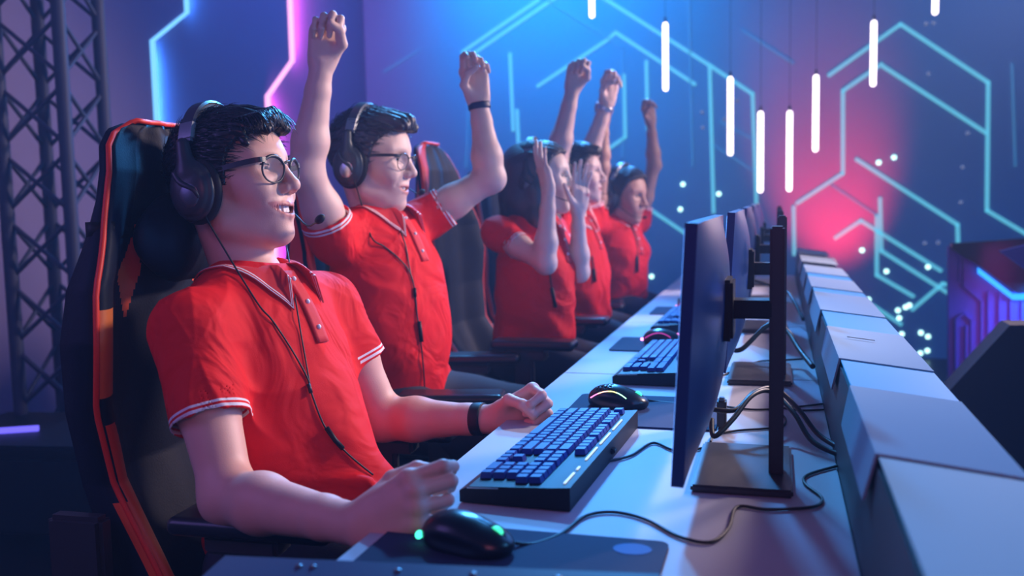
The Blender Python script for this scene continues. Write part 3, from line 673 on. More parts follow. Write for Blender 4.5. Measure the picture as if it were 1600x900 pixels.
U = 0.0190
def key_layout():
    K = []      # (along, across, length) in key units; across 0 = the row nearest the player
    def row(r, start, widths):
        x = start
        for w_ in widths: K.append((x+w_/2, r, w_)); x += w_
    row(0, 0, [1.25, 1.25, 1.25, 6.25, 1.25, 1.25, 1.25, 1.25]); row(1, 0, [2.25]+[1]*10+[2.75]); row(2, 0, [1.75]+[1]*11+[2.25])
    row(3, 0, [1.5]+[1]*12+[1.5]); row(4, 0, [1]*13+[2]); row(5.3, 0, [1]); row(5.3, 2, [1]*4); row(5.3, 6.5, [1]*4); row(5.3, 11, [1]*4)
    row(0, 15.3, [1, 1, 1]); row(1, 16.3, [1]); row(3, 15.3, [1, 1, 1]); row(4, 15.3, [1, 1, 1])
    row(0, 18.6, [2, 1]); row(1, 18.6, [1, 1, 1]); row(2, 18.6, [1, 1, 1]); row(3, 18.6, [1, 1, 1, 1]); row(4, 18.6, [1, 1, 1, 1])
    return K[:100]
_kc = {}
def keycap_mesh(L):
    if L in _kc: return _kc[L]
    a, b = (L*U-.0018)/2, (U-.0018)/2; h = .0085
    v = [(-b, -a, 0), (b, -a, 0), (b, a, 0), (-b, a, 0), (-b+.0018, -a+.0018, h), (b-.0018, -a+.0018, h), (b-.0018, a-.0018, h), (-b+.0018, a-.0018, h)]
    me = bpy.data.meshes.new('keycap'); me.from_pydata(v, [], [(3, 2, 1, 0), (4, 5, 6, 7), (0, 1, 5, 4), (1, 2, 6, 5), (2, 3, 7, 6), (3, 0, 4, 7)]); me.materials.append(M['keycap']); _kc[L] = me
    return me
def make_keyboard(detail):
    """local: keys run along -Y from the player's left, rows climb towards +X; origin at the centre"""
    r = empty('keyboard', (0, 0, 0)); Lk, Wk = .462, .150
    MB().prism([(-.075, -Lk/2, .002), (-.075, -Lk/2, .018), (-.062, -Lk/2, .024), (.055, -Lk/2, .031), (.078, -Lk/2, .033), (.078, -Lk/2, .002)], (0, 0, 0), (0, Lk, 0)).build('case', M['black'], r, local=True)
    slope = math.atan2(.007, .117)
    keys = key_layout(); x0 = -.062+U*.5+.002
    RY = Matrix.Rotation(-slope, 4, 'Y')
    if detail:
        for (al, ac, L) in keys:
            o = bpy.data.objects.new('key', keycap_mesh(L)); COL.objects.link(o); o.parent = r
            x = x0+ac*U; o.matrix_local = Matrix.Translation((x, Lk/2-.016-al*U, .0245+(x+.062)*.06)) @ RY
    else:
        mb = MB()
        for (al, ac, L) in keys:
            x = x0+ac*U; mb.box((x, Lk/2-.016-al*U, .0285+(x+.062)*.06), (U-.003, L*U-.003, .0085))
        mb.build('keys', M['keycap'], r, local=True)['kind'] = 'stuff'
    mb = MB()
    for y0, y1 in ((-.215, -.165), (-.150, -.135), (-.10, -.03), (-.01, .06), (.08, .15)): mb.box((.0665, (y0+y1)/2, .0335), (.003, y1-y0, .0015))
    mb.build('highlight_lines', emitter('key_highlight', (0.7, 0.8, 1.0), 0.9), r, local=True)  # white highlights beside the top key row, added as glowing bars
    MB().prism([(-.064, -Lk/2-.0008, .0215), (-.02, -Lk/2-.0008, .024), (-.02, -Lk/2-.0008, .0255), (-.064, -Lk/2-.0008, .0230)], (0, 0, 0), (0, .002, 0)).build('trim', M['silver'], r, local=True)
    MB().box((.079, .02, .016), (.010, .018, .008), bev=.002).build('cable_plug', M['black'], r, local=True)
    return r
kb = make_keyboard(True)
kb_far = make_keyboard(False)
KBS = [(-.322, 1.372, -.045, 'black keyboard with blue lit keys in front of the smiling player, the nearest'), (-.262, 2.205, -.03, 'black keyboard with blue lit keys partly behind the nearest monitor'), (-.285, 3.00, -.02, 'dark keyboard beside the pink-lit mouse'), (-.29, 3.80, 0, 'dark keyboard at the far end of the desk')]
for i, (x, y, rz, lab) in enumerate(KBS):
    o = (kb, copy_tree(kb) if i == 1 else None, kb_far, copy_tree(kb_far) if i == 3 else None)[i]
    o.location = (x, y, DZ); o.rotation_euler = (0, 0, rz); tag(o, lab, 'keyboard', 'gaming keyboards')

def rounded_pad(x0, x1, y0, y1, r, z, h):
    pts = []
    for cx, cy, a in ((x1-r, y1-r, 0), (x0+r, y1-r, 90), (x0+r, y0+r, 180), (x1-r, y0+r, 270)):
        for k in range(7): t = math.radians(a+k*15); pts.append((cx+r*math.cos(t), cy+r*math.sin(t), z))
    return MB().prism(pts, (0, 0, 0), (0, 0, h))
PADS = [(-.455, -.118, .800, 1.056, 'dark navy mouse pad with a round badge, the nearest'), (-.385, -.100, 1.600, 1.860, 'dark navy mouse pad under the rainbow-lit mouse'), (-.432, -.120, 2.425, 2.665, 'dark mouse pad under the pink-lit mouse'), (-.43, -.12, 3.225, 3.45, 'dark mouse pad farthest down the desk')]
for i, (x0, x1, y0, y1, lab) in enumerate(PADS):
    o = rounded_pad(x0, x1, y0, y1, .014, DZ+.0003, .0032).build('mouse_pad', M['mousepad']); tag(o, lab, 'mouse pad', 'mouse pads')
    if i == 0:
        c = at_z(988, 858, DZ+.0036); v = [(c[0]+.022*math.cos(a*PI/16), c[1]+.017*math.sin(a*PI/16), DZ+.0036) for a in range(32)]
        MB().prism(v, (0, 0, 0), (0, 0, .0004)).build('badge', M['padlogo'], o)

def make_mouse(arc_cols, wheel_col, holes=True):
    """local: nose towards +X, origin on the pad"""
    r = empty('mouse', (0, 0, 0))
    F = Field(); F.ell((-.008, 0, .012), (.050, .031, .028), k=.01).ell((.030, 0, .010), (.034, .029, .018), k=.02).ell((-.012, 0, .018), (.036, .026, .022), k=.012)
    F.custom(lambda P: -(P[:, 2]-.0015), (-1, -1, -1), (1, 1, 1), 'i')
    F.box((.045, 0, .032), (.026, .0006, .010), rad=.0004, k=.001, op='s')
    for sy in (-1, 1): F.cone((-.040, sy*.036, .016), (.035, sy*.036, .012), .008, .006, k=.008, op='s')
    if holes:
        for i in range(6):
            for j in range(-3, 4):
                x = -.050+i*.0085; y = (j+(i % 2)*.5)*.0078
                if abs(y) < .023: F.cone((x, y, .02), (x, y, .06), .0026, .0026, k=.0004, op='s')
    F.mesh('shell', .0011, mat('black_mouse_shell', (0.010, 0.014, 0.022), 0.28), r, local=True)
    F2 = Field(); F2.ell((-.008, 0, .012), (.044, .027, .024), k=.01); F2.custom(lambda P: -(P[:, 2]-.003), (-1, -1, -1), (1, 1, 1), 'i')
    if holes: F2.mesh('inner_frame', .002, M['black'], r, local=True)
    pts = []; n = 26
    for k in range(n+1):
        t = k/n; x = -.045+.075*t; z = .010+.0235*math.sin(PI*(.10+t*.72)); pts.append(F.surface((x, 0, z), (0, -1, 0), .08, off=.0002))
    g = max(1, len(arc_cols))
    for c in range(len(arc_cols)):
        seg = pts[c*n//g:(c+1)*n//g+1]
        MB().tube(seg, .0009, 6).build('side_light', emitter('mouse_side_light', arc_cols[c], 5), r, local=True)
    MB().tube([(.043, -.003, .024), (.043, .003, .024)], .0085, 16).build('scroll_wheel', emitter('mouse_wheel_light', wheel_col, 1.6), r, local=True)
    return r
m2 = make_mouse([(1, .15, .5), (1, .45, .3), (.9, .9, .2), (.3, 1, .5)], (.05, .9, .55))
m2.location = (-.297, 1.752, DZ+.0036); m2.rotation_euler = (0, 0, math.radians(-12)); tag(m2, 'black perforated mouse with a rainbow light line along its side', 'mouse')
m1 = make_mouse([], (.05, .8, .45), holes=False)
m1.location = (-.345, .985, DZ+.0036); m1.rotation_euler = (0, 0, math.radians(-14)); m1.scale = (.98, .98, .98); tag(m1, 'glossy black mouse with green wheel light under the near curled hand', 'mouse')
m3 = make_mouse([(.2, .02, .15)], (1, .25, .8), holes=False)
m3.location = (-.300, 2.545, DZ+.0036); m3.rotation_euler = (0, 0, math.radians(-12)); tag(m3, 'dark mouse with pink lights on the third mouse pad', 'mouse')
o = MB().sphere((-.058, -.010, .012), (.004, .005, .004)).build('tail_light', emitter('pink_tail', (1, .25, .8), 5), m3, smooth=True, local=True)
m4 = copy_tree(m3); m4.location = (-.29, 3.35, DZ+.0036); tag(m4, 'dark mouse farthest down the desk with pink lights', 'mouse')
for k in list(m1.children):
    pass
MB().sphere((-.058, -.012, .010), (.004, .006, .005)).build('tail_light', emitter('green_tail', (.05, .8, .5), 3), m1, smooth=True, local=True)

# cables on the desk
def cable(pix, r, label, group='cables on the desk', z=None, name='cable'):
    pts = []
    for q in pix:
        x, y = q[:2]; zz = q[2] if len(q) > 2 else r+.0006
        p = at_z(x, y, DZ+zz); pts.append(p)
    o = MB().tube(spline(pts, 8), r, 8).build(name, M['cable'], smooth=True); return tag(o, label, 'cable', group)
cable([(790, 845, .012), (830, 850), (875, 835), (915, 806), (960, 800), (1010, 812), (1060, 838), (1110, 847), (1138, 825), (1152, 792), (1200, 796), (1270, 792), (1284, 778), (1258, 756), (1262, 742), (1308, 728)], .0022, 'long black mouse cable winding to the divider, nearest on the desk')
cable([(905, 729, .014), (940, 722, .005), (985, 712), (1020, 692), (1056, 704), (1100, 700)], .0022, 'thin black keyboard cable leading behind the nearest monitor')
cable([(1004, 622, .012), (1030, 628), (1120, 634), (1180, 640), (1240, 636), (1286, 631)], .002, 'thin cable of the rainbow-lit mouse running to the divider')
cable([(1110, 690), (1116, 680), (1150, 673), (1190, 670), (1222, 666), (1226, 652), (1205, 636), (1250, 641), (1287, 640)], .002, 'thin looping cable behind the nearest monitor post')
def hang(pts, r, label): 
    o = MB().tube(spline([at(*p) for p in pts], 8), r, 8).build('cable', M['cable'], smooth=True); return tag(o, label, 'cable', 'monitor cables')
hang([(1112, 655, 1.50), (1116, 682, 1.47), (1145, 655, 1.50), (1175, 618, 1.55), (1205, 612, 1.60), (1240, 645, 1.55), (1270, 690, 1.50), (1325, 716, 1.45)], .0042, 'thick black cable arching behind the nearest monitor')
hang([(1114, 640, 1.52), (1150, 640, 1.53), (1180, 612, 1.60), (1212, 608, 1.66), (1248, 640, 1.60), (1280, 680, 1.55), (1328, 708, 1.48)], .0042, 'thick black cable over the nearest one, arching to the divider')
hang([(1140, 545, 2.25), (1160, 545, 2.25), (1200, 508, 2.3), (1228, 516, 2.3), (1250, 548, 2.2), (1270, 573, 2.1)], .006, 'thick black cable behind the second monitor')
hang([(1150, 430, 3.1), (1222, 452, 3.1), (1240, 470, 3.0), (1255, 500, 2.9)], .005, 'black cable behind the third monitor')
cable([(1120, 590), (1180, 566), (1215, 563), (1265, 560)], .002, 'thin cable beside the second monitor base')
ad = empty('power_adapter', at_z(1128, 668, DZ), label='small black plug block standing behind the nearest monitor', cat='adapter')
c0 = at_z(1128, 668, DZ)
MB().box((c0[0], c0[1], DZ+.026), (.016, .03, .05), bev=.003).build('adapter_body', M['dark'], ad); MB().box((c0[0], c0[1]-.008, DZ+.053), (.008, .01, .006)).build('connector', M['gun'], ad)
# ================================================================== people
def nrm(v): v = np.array(v, float); return v/np.linalg.norm(v)
def head_frame(yaw, pitch, roll):
    """columns: forward, left, up; yaw turns from +X towards +Y, pitch lifts the face"""
    R = Matrix.Rotation(math.radians(yaw), 3, 'Z') @ Matrix.Rotation(math.radians(-pitch), 3, 'Y') @ Matrix.Rotation(math.radians(roll), 3, 'X')
    return np.array(R)
class Head:
    def __init__(s, c, R, sc): s.c = _v(c); s.R = R; s.s = sc
    def w(s, p): return s.c + s.R @ (np.array(p, float)*s.s)
    def loc(s, P): return ((P-s.c)@s.R)/s.s
def head_prims(F, H, smile=1.0, fem=False, open_mouth=0.5, squint=0.6):
    w, s, R = H.w, H.s, H.R
    def E(c, r, k=0.02, op='u', rot=None): F.ell(w(c), _v(r)*s, R if rot is None else R@rot, k*s, op)
    def C(a, b, ra, rb, k=0.012, op='u'): F.cone(w(a), w(b), ra*s, rb*s, k*s, op)
    E((-.012, 0, .024), (.098, .077, .082)); E((.022, 0, .022), (.068, .065, .074), .02)         # skull, forehead
    E((.030, 0, -.025), (.056, .060, .075), .03)                                                # face block
    jw = .050 if not fem else .045
    for q in (-1, 1):
        C((-.012, q*(jw+.006), -.050), (.004, q*jw, -.078), .017, .016, .025)
        C((.004, q*jw, -.078), (.062, q*.014, -.108), .016, .015, .03)
        E((.054, q*.037, -.030), (.026, .023, .024), .022)                                      # cheekbone
        E((.066, q*.033, -.046), (.019, .018, .018), .016)                                      # cheek lifted by the smile
        C((.080, q*.008, .023), (.066, q*.045, .022), .0085, .0075, .016)                        # brow ridge
        E((-.018, q*.079, -.012), (.016, .007, .030), .006, rot=np.array(Matrix.Rotation(-.2, 3, 'Y')))   # ear
        E((-.014, q*.085, -.010), (.009, .005, .019), .003, 's')
    E((.028, 0, -.080), (.050, .042, .032), .03)
    E((.073, 0, -.108), (.017, .020, .014), .018)                                               # chin
    E((.066, 0, -.068), (.027, .032, .028), .020)                                               # muzzle
    for q in (-1, 1):
        E((.090, q*.031, .001), (.014, .019, .011), .014, 's')                                  # socket
        E((.0665, q*.031, -.001), (.0150, .0165, .0142), .004)                                  # lids
        E((.082, q*.031, -.0015), (.0085, .0125, .0058*(1-squint)+.0008), .0015, 's')           # slit
        C((.0795, q*.016, -.017), (.073, q*.044, -.016), .004, .003, .010)                       # lower lid bulge
    C((.084, 0, .014), (.107, 0, -.029), .0070, .0092, .012)                                    # nose
    E((.107, 0, -.034), (.011, .011, .0095), .008)
    for q in (-1, 1):
        E((.096, q*.0125, -.037), (.011, .0075, .0085), .006)
        E((.103, q*.0062, -.046), (.005, .0032, .004), .002, 's')
    # mouth: the opening, then the lips around it
    mw = .022+.014*smile; up = .009*smile; mo = .0016+.0078*open_mouth
    def L(y, z0): return z0+up*(abs(y)/mw)**1.7
    N = 7; ys = [-mw+2*mw*i/(N-1) for i in range(N)]
    X = lambda y: .0945-.0165*(abs(y)/.030)**1.7
    zc = -.0725
    for a, b in zip(ys, ys[1:]):
        ta, tb = 1-(abs(a)/mw)**2.2, 1-(abs(b)/mw)**2.2
        C((X(a)-.002, a, L(a, zc)+mo*ta*.9+.0028), (X(b)-.002, b, L(b, zc)+mo*tb*.9+.0028), .0024+.0014*ta, .0024+.0014*tb, .004)
        C((X(a)-.0035, a, L(a, zc)-mo*ta-.0030), (X(b)-.0035, b, L(b, zc)-mo*tb-.0030), .0030+.0024*ta, .0030+.0024*tb, .004)
    for a, b in zip(ys, ys[1:]):
        ta, tb = 1-(abs(a)/mw)**2.2, 1-(abs(b)/mw)**2.2
        C((X(a), a, L(a, zc)), (X(b), b, L(b, zc)), .0006+mo*ta*.80, .0006+mo*tb*.80, .0012, 's')
        C((X(a)-.008, a, L(a, zc)), (X(b)-.008, b, L(b, zc)), .0006+mo*ta, .0006+mo*tb, .0012, 's')
    if smile > .3:
        for q in (-1, 1): F.chain([(w((.099, q*.020, -.035)), .0016*s), (w((.0925, q*.033, -.049)), .0018*s), (w((.081, q*(mw+.007), -.064)), .0010*s)], k=.008*s, op='s')
    def lip(P):
        q = H.loc(P); y, z, x = q[:, 1], q[:, 2], q[:, 0]
        zz = np.abs(z-(zc+up*(np.abs(y)/mw)**1.7)); t = np.clip(1-(np.abs(y)/(mw+.002))**2.2, 0, 1)
        band = (mo+.0068)*t+.001
        return np.clip((band-zz)/.0022, 0, 1)*(x > .062)*(t > 0)*.9
    return lip, (mw, mo, zc, up, L, X)
def face_parts(H, root, mouth, teeth=True, gaze=0.0):
    w, s = H.w, H.s; mw, mo, zc, up, L, X = mouth
    for q in (-1, 1):
        mb = MB().sphere(w((.0660, q*.031, -.001)), .0130*s, 20, 14); mb.build('eye', M['eye'], root, smooth=True)
        e = COL.objects[-1]
        d = nrm([1, gaze, 0]); c = np.array([.0660, q*.031, -.001])+d*.0085
        lash = [w((.0665+.0158*math.cos(t_)*1.0, q*.031+.0165*math.sin(t_), .0020+.003*math.cos(t_))) for t_ in np.linspace(-.85, .85, 9)]
        MB().tube(lash, .0013*s, 5).build('eyelashes', M['hair'], e, smooth=True)
        MB().sphere(w(c), (.0062*s, .0062*s, .0062*s), 14, 10).build('iris', M['iris'], e, smooth=True)
    if teeth:
        mb = MB()
        n = 8
        for i in range(n):
            y = -mw*.82+2*mw*.82*(i+.5)/n; t = 1-(abs(y)/mw)**2.2; hgt = max(.003, mo*1.35*t)
            mb.box(w((X(y)-.0096, y, L(y, zc)+mo*t*.45)), (.005*s, 2*mw*.82/n*1.03*s, hgt*1.25*s), Matrix(H.R.tolist()), bev=.0004*s)
        mb.build('teeth', M['teeth'], root)
def brows(H, root, m, thick=.0032):
    mb = MB(); w = H.w; rnd = random.Random(3)
    for q in (-1, 1):
        for i in range(120):
            t = rnd.random(); y = .012+.036*t; z = .0225+.006*math.sin(PI*min(1, t*1.1))-.003*t+rnd.uniform(-1, 1)*thick*(1-t*.5)
            x = .0895-.020*t**1.6; a = np.array([x, q*y, z])
            b = a+np.array([.0005, q*.006, .0012+rnd.uniform(-.001, .001)])
            mb.tube([w(a), w((a+b)/2+[.0012, 0, 0]), w(b)], [.0004*H.s, .0005*H.s, .0001*H.s], 3)
    return mb.build('eyebrows', m, root, smooth=True)

def hand_prims(F, wrist, d, t, right, curls, thumb='relax', s=1.0, spread=0.0):
    """d: wrist to knuckles, t: towards the thumb, curls: one per finger (three joint angles, degrees)"""
    d = nrm(d); t = nrm(np.array(t)-d*np.dot(t, d)); n = np.cross(d, t) if right else np.cross(t, d); W = _v(wrist)
    def P(a, b, c=0): return W+(d*a+t*b+n*c)*s
    K = [(.090, .027, .0), (.094, .008, .002), (.088, -.011, .001), (.079, -.028, -.003)]
    for i, (a, b, c) in enumerate(K):
        F.cone(P(.004, b*.55), P(a*.96, b, c-.002), .0165*s, .0118*s, .014*s)
    F.cone(P(.02, -.018, -.008), P(.065, -.027, -.007), .014*s, .012*s, .014*s)
    F.cone(P(.03, .0, -.006), P(.07, .0, -.006), .017*s, .015*s, .014*s)
    SEG = [(.044, .026, .022), (.048, .030, .023), (.044, .028, .023), (.035, .021, .020)]; RAD = [.0092, .0095, .0090, .0078]
    for i, (a, b, c) in enumerate(K):
        ang = 0.0; p = P(a, b, c); r = RAD[i]*s; sp = math.radians(spread)*(1.5-i)*-1
        dd = d*math.cos(sp)-t*math.sin(sp)
        F.ell(P(a, b, c+.002), (.0105*s,)*3, None, .008*s)
        for j, (L, cu) in enumerate(zip(SEG[i], curls[i])):
            ang += math.radians(cu); v = dd*math.cos(ang)-n*math.sin(ang)
            q = p+v*L*s; F.cone(p, q, r, r*(.93 if j < 2 else .84), .0024*s if j else .006*s); p = q; r *= .92
    if thumb == 'relax': segs = [(.60, .62, -.45), (.85, .35, -.35), (.95, .12, -.25)]
    elif thumb == 'fist': segs = [(.72, .50, -.48), (.70, -.25, -.62), (.35, -.80, -.42)]
    elif thumb == 'over': segs = [(.70, .52, -.40), (.90, .05, -.50), (.75, -.45, -.45)]
    elif thumb == 'out': segs = [(.62, .72, -.25), (.80, .58, -.10), (.86, .48, .0)]
    else: segs = [(.80, .50, -.25), (.95, .28, -.10), (.98, .18, -.05)]
    p = P(.020, .020, -.006); r = .0150*s
    for j, (L, v) in enumerate(zip((.040, .034, .028), segs)):
        v = nrm(d*v[0]+t*v[1]+n*v[2]); q = p+v*L*s; r2 = (.0112, .0098, .0084)[j]*s
        F.cone(p, q, r, r2, (.014, .004, .004)[j]*s); p = q; r = r2
    return n
def limb(F, a, b, c, s=1.0, fem=False):
    """upper arm A-B and forearm B-C with their muscle bellies"""
    a, b, c = _v(a), _v(b), _v(c); g = .84 if fem else 1.0
    F.cone(a, a+(b-a)*.45, .049*s*g, .046*s*g, .03); F.cone(a+(b-a)*.45, b, .046*s*g, .037*s*g, .02)
    m = b+(c-b)*.28
    F.cone(b, m, .039*s*g, .041*s*g, .025); F.cone(m, b+(c-b)*.75, .041*s*g, .029*s*g, .02); F.cone(b+(c-b)*.75, c, .029*s*g, .0265*s*g, .01)
    e = nrm(nrm(b-a)+nrm(b-c)+1e-6); F.ell(b+e*.010*s, (.030*s*g,)*3, None, .02)

FIST = [(75, 95, 55)]*4; CURL = [(35, 55, 35), (45, 60, 38), (52, 62, 40), (58, 62, 40)]; OPEN = [(2, 4, 3), (3, 5, 4), (5, 6, 5), (6, 8, 6)]

def build_person(c):
    s = c.get('s', 1.0); fem = c.get('fem', False)
    base = c['base']
    root = empty('person', base, label=c['label'], cat='person', group=None)
    H = Head(c['head'], head_frame(*c['rot']), c.get('hs', s))
    nb, ch, be, pe = _v(c['neck']), _v(c['chest']), _v(c['belly']), _v(c['pelvis'])
    shR, elR, wrR = [_v(q) for q in c['R']]; shL, elL, wrL = [_v(q) for q in c['L']]
    lat = nrm(shL-shR); up = nrm(nb-be); lat = nrm(lat-up*(lat@up)); fr = np.cross(lat, up)*1.0
    if fr[0] < 0: fr = -fr
    T = np.stack([fr, lat, up], 1)
    # ---- skin
    B = Field()
    for q in (0,):
        B.cone(pe, be, .10*s, .09*s, .05); B.cone(be, ch, .09*s, .09*s, .05)
        B.cone(ch, nb-up*.03, .085*s, .055*s, .05)
        for sh in (shR, shL): B.cone(nb-up*.035, sh, .045*s, .042*s, .04)
    hb = H.w((-.022, 0, -.055)); B.cone(nb-up*.02, hb, (.055 if not fem else .045)*s, (.050 if not fem else .041)*s, .025)
    B.cone(nb-fr*.015, H.w((-.050, 0, -.03)), .040*s*(.8 if fem else 1), .038*s*(.8 if fem else 1), .03)
    limb(B, shR, elR, wrR, s, fem); limb(B, shL, elL, wrL, s, fem)
    hs = s*(.9 if fem else 1.0)
    for side in 'RL':
        hd = c['hand'+side]; wr = wrR if side == 'R' else wrL
        hand_prims(B, wr, hd['d'], hd['t'], side == 'R', hd['curls'], hd.get('thumb', 'relax'), hs, hd.get('spread', 0))
    lip, mouth = head_prims(B, H, c.get('smile', 1), fem, c.get('mouth', .5), c.get('squint', .5))
    B.mesh('body', c.get('h', .003), M[c['skin']], root, attrs={'lip': lip})
    face_parts(H, root, mouth, c.get('teeth', True), c.get('gaze', 0))
    brows(H, root, M[c.get('hairm', 'hair')])
    # ---- polo shirt
    S = Field()
    w_ = .88 if fem else 1.0
    S.ell(ch, (.118*s, .172*s*w_, .19*s), T, .05)
    S.ell((ch+be)/2+fr*.005, (.112*s, .155*s*w_, .17*s), T, .06)
    S.ell(be, (.118*s, .155*s*w_, .15*s), T, .06); S.ell(pe+up*.03, (.125*s, .165*s, .13*s), T, .05)
    if fem:
        for q in (-1, 1): S.ell(ch+fr*.085*s+lat*q*.062*s-up*.02, (.05*s,)*3, T, .04)
    for sh in (shR, shL):
        S.cone(nb-up*.030-fr*.005, sh+up*.002, .050*s, .050*s, .05)
    cuffs = []
    for side, sh, el in (('R', shR, elR), ('L', shL, elL)):
        fr_ = c.get('sleeve'+side, .52); e = sh+(el-sh)*fr_; g = (.86 if fem else 1)
        e = e+_v(c.get('cuffoff'+side, (0, 0, 0)))
        S.sleeve(sh-(e-sh)*.05, e, .054*s*g, c.get('cuff_r', .059)*s*g, .035, .004, .045); cuffs.append((sh, e, nrm(e-sh)))
    for f in c.get('drape', []): S.cone(f[0], f[1], f[2], f[3], f[4] if len(f) > 4 else .04)
    for a, b, r0, r1, k in c.get('folds', []): S.cone(a, b, r0, r1, k)
    for a, b, r0, r1, k in c.get('creases', []): S.cone(a, b, r0, r1, k, op='s')
    S.cone(nb-up*.01, nb+up*.25, .062*s*w_, .075*s, .01, op='s')                                 # neck opening
    fz = c.get('fold', .0035); seed = c.get('seed', 1.0)
    armp = [(sh-fr*.0-up*.03, nrm(el-sh)) for sh, el in ((shR, elR), (shL, elL))]
    def disp(P):
        q = (P-ch)@T; a, b, z = q[:, 0], q[:, 1], q[:, 2]
        f1 = np.sin(26*z+14*b+9*a+3*np.sin(9*b+seed)+seed)*np.sin(11*b-7*z+2*seed)
        f2 = np.sin(55*b+20*z*np.sin(seed)+6*np.sin(14*z+seed*3))*.45
        low = np.clip((-z+.02)/.25, .25, 1.2)
        out = -(f1*.9+f2)*fz*low
        for i, (o_, u_) in enumerate(armp):                       # creases fanning out from each armpit
            v_ = P-o_; r_ = np.sqrt((v_*v_).sum(1)); ang = np.arctan2(v_@up, v_@fr+(v_@lat)*(1 if i == 0 else -1))
            rid = 1-np.abs(np.sin(ang*4.5+seed+r_*9+1.2*np.sin(r_*23+i*2)))
            out = out-rid**2*.0030*np.exp(-((r_-.13)/.06)**2)*(fz/.0042)**.5
        return out
    S.custom(disp, (-9, -9, -9), (9, 9, 9), 'd', .01)
    S.cut = None
    hem = c.get('hem')
    if hem is not None:
        hp, hn = _v(hem[0]), nrm(hem[1]); S.custom(lambda P: -(P-hp)@hn, (-9, -9, -9), (9, 9, 9), 'i')
    def trim(P):
        best = np.full(len(P), 1.0)
        for sh, e, u in cuffs:
            t = (e-P)@u; q = P-e; r = np.sqrt(np.maximum((q*q).sum(1)-(q@u)**2, 0)); best = np.where((r < c.get('cuff_r', .059)*s+.009) & (t < .03) & (t > -.01), t, best)
        return best
    shirt = S.mesh('polo_shirt', c.get('hs_', .0035), M['shirt'], root, attrs={'trim': trim})
    # ---- collar: stand and fall, folded round the neck and open in front
    v, ft, tr = [], [], []; NA, NR = 64, 9; gap = c.get('gap', .30)
    ax = nrm(_v(hb)-nb); ax = nrm(ax*.5+up*.5)
    f2 = nrm(fr-ax*(fr@ax)); l2 = np.cross(ax, f2)
    rings = []
    for i in range(NA+1):
        th = gap+(2*PI-2*gap)*i/NA; dr = f2*math.cos(th)+l2*math.sin(th); fwd = (math.cos(th)+1)/2
        r0 = (.060+.006*fwd)*s*w_; wide = .040+.020*fwd**3
        top = nb+ax*(.030-.022*fwd)*s+dr*(r0+.004); inn = nb-ax*.012*s+dr*(r0+.001)
        out = top+dr*wide*.75*s; drop = S.surface(out-ax*.06, ax, .16, off=.003)
        if np.linalg.norm(drop-out) > .09: drop = out-ax*.035
        rings.append([inn, (inn+top)/2+dr*.001, top, top+dr*.006-ax*.001]+[(top+dr*.008)*(1-t)+drop*t+ax*.008*math.sin(PI*t)*(1-t*.4) for t in (.25, .5, .75, .9, 1.0)])
    for i, rg in enumerate(rings):
        for j, q in enumerate(rg):
            v.append(q); e = np.linalg.norm(rg[-1]-q) if j > 2 else 1.0
            tr.append(min(e, 1.0))
    f = [(i*NR+j, (i+1)*NR+j, (i+1)*NR+j+1, i*NR+j+1) for i in range(NA) for j in range(NR-1)]
    # finer columns for crisp stripes
    col = link_mesh('collar', v, f, M['collar'], shirt, attrs={'trim': tr})
    md = col.modifiers.new('t', 'SOLIDIFY'); md.thickness = .0028; md.offset = 0
    # ---- placket and buttons
    pa = nb+f2*.066*s-up*.005; mb = MB(); rows = []
    for i in range(13):
        t = i/12; p = ch*(1-t)+nb*t; p = nb-up*(.005+.135*t)
        rows.append([S.surface(p+lat*q*.015*s, fr, .3, off=.0022) for q in (-1, -.5, 0, .5, 1)])
    v = [q for r_ in rows for q in r_]; f = [(i*5+j, i*5+j+1, (i+1)*5+j+1, (i+1)*5+j) for i in range(12) for j in range(4)]
    plk = link_mesh('placket', v, f, M['collar'], shirt, attrs={'trim': [1.0]*len(v)}); md = plk.modifiers.new('t', 'SOLIDIFY'); md.thickness = .003; md.offset = 0
    for t in (.12, .45, .80):
        p = S.surface(nb-up*(.005+.135*t), fr, .3, off=.0038); MB().sphere(p, (.0045, .0045, .0045), 12, 8).build('button', M['button'], shirt, smooth=True)
    # ---- legs and shoes
    if c.get('legs', True):
        L = Field(); hipw = .085*s
        for q, kn, an in ((-1, c['kneeR'], c['ankR']), (1, c['kneeL'], c['ankL'])):
            hip = pe+lat*q*hipw-up*.02; kn, an = _v(kn), _v(an)
            L.cone(hip, kn, .092*s, .062*s, .05); L.cone(kn, an, .062*s, .046*s, .03)
        L.ell(pe-up*.02, (.115*s, .16*s, .09*s), T, .05)
        L.custom(lambda P: .003*np.sin(40*P[:, 0]+12*P[:, 2])*np.sin(31*P[:, 1]+17*P[:, 2]), (-9, -9, -9), (9, 9, 9), 'd')
        L.mesh('trousers', .007, M['trousers'], root)
        for an in (c['ankR'], c['ankL']):
            a = _v(an); Z = Field(); Z.ell((a[0]+.055, a[1], .058), (.135, .047, .042), None, .02).cone((a[0], a[1], .06), (a[0], a[1], .11), .045, .042, .03)
            Z.custom(lambda P: -(P[:, 2]-.022), (-9, -9, -9), (9, 9, 9), 'i')
            sh_ = Z.mesh('shoe', .006, M['shoe'], root)
            MB().tube([(a[0]+.055+.132*math.cos(t), a[1]+.048*math.sin(t), .012) for t in np.linspace(0, 2*PI, 25)[:-1]], .012, 6, closed=True).build('sole', M['sole'], sh_, smooth=True)
    return dict(root=root, H=H, S=S, B=B, fr=fr, lat=lat, up=up, nb=nb, ch=ch, be=be)

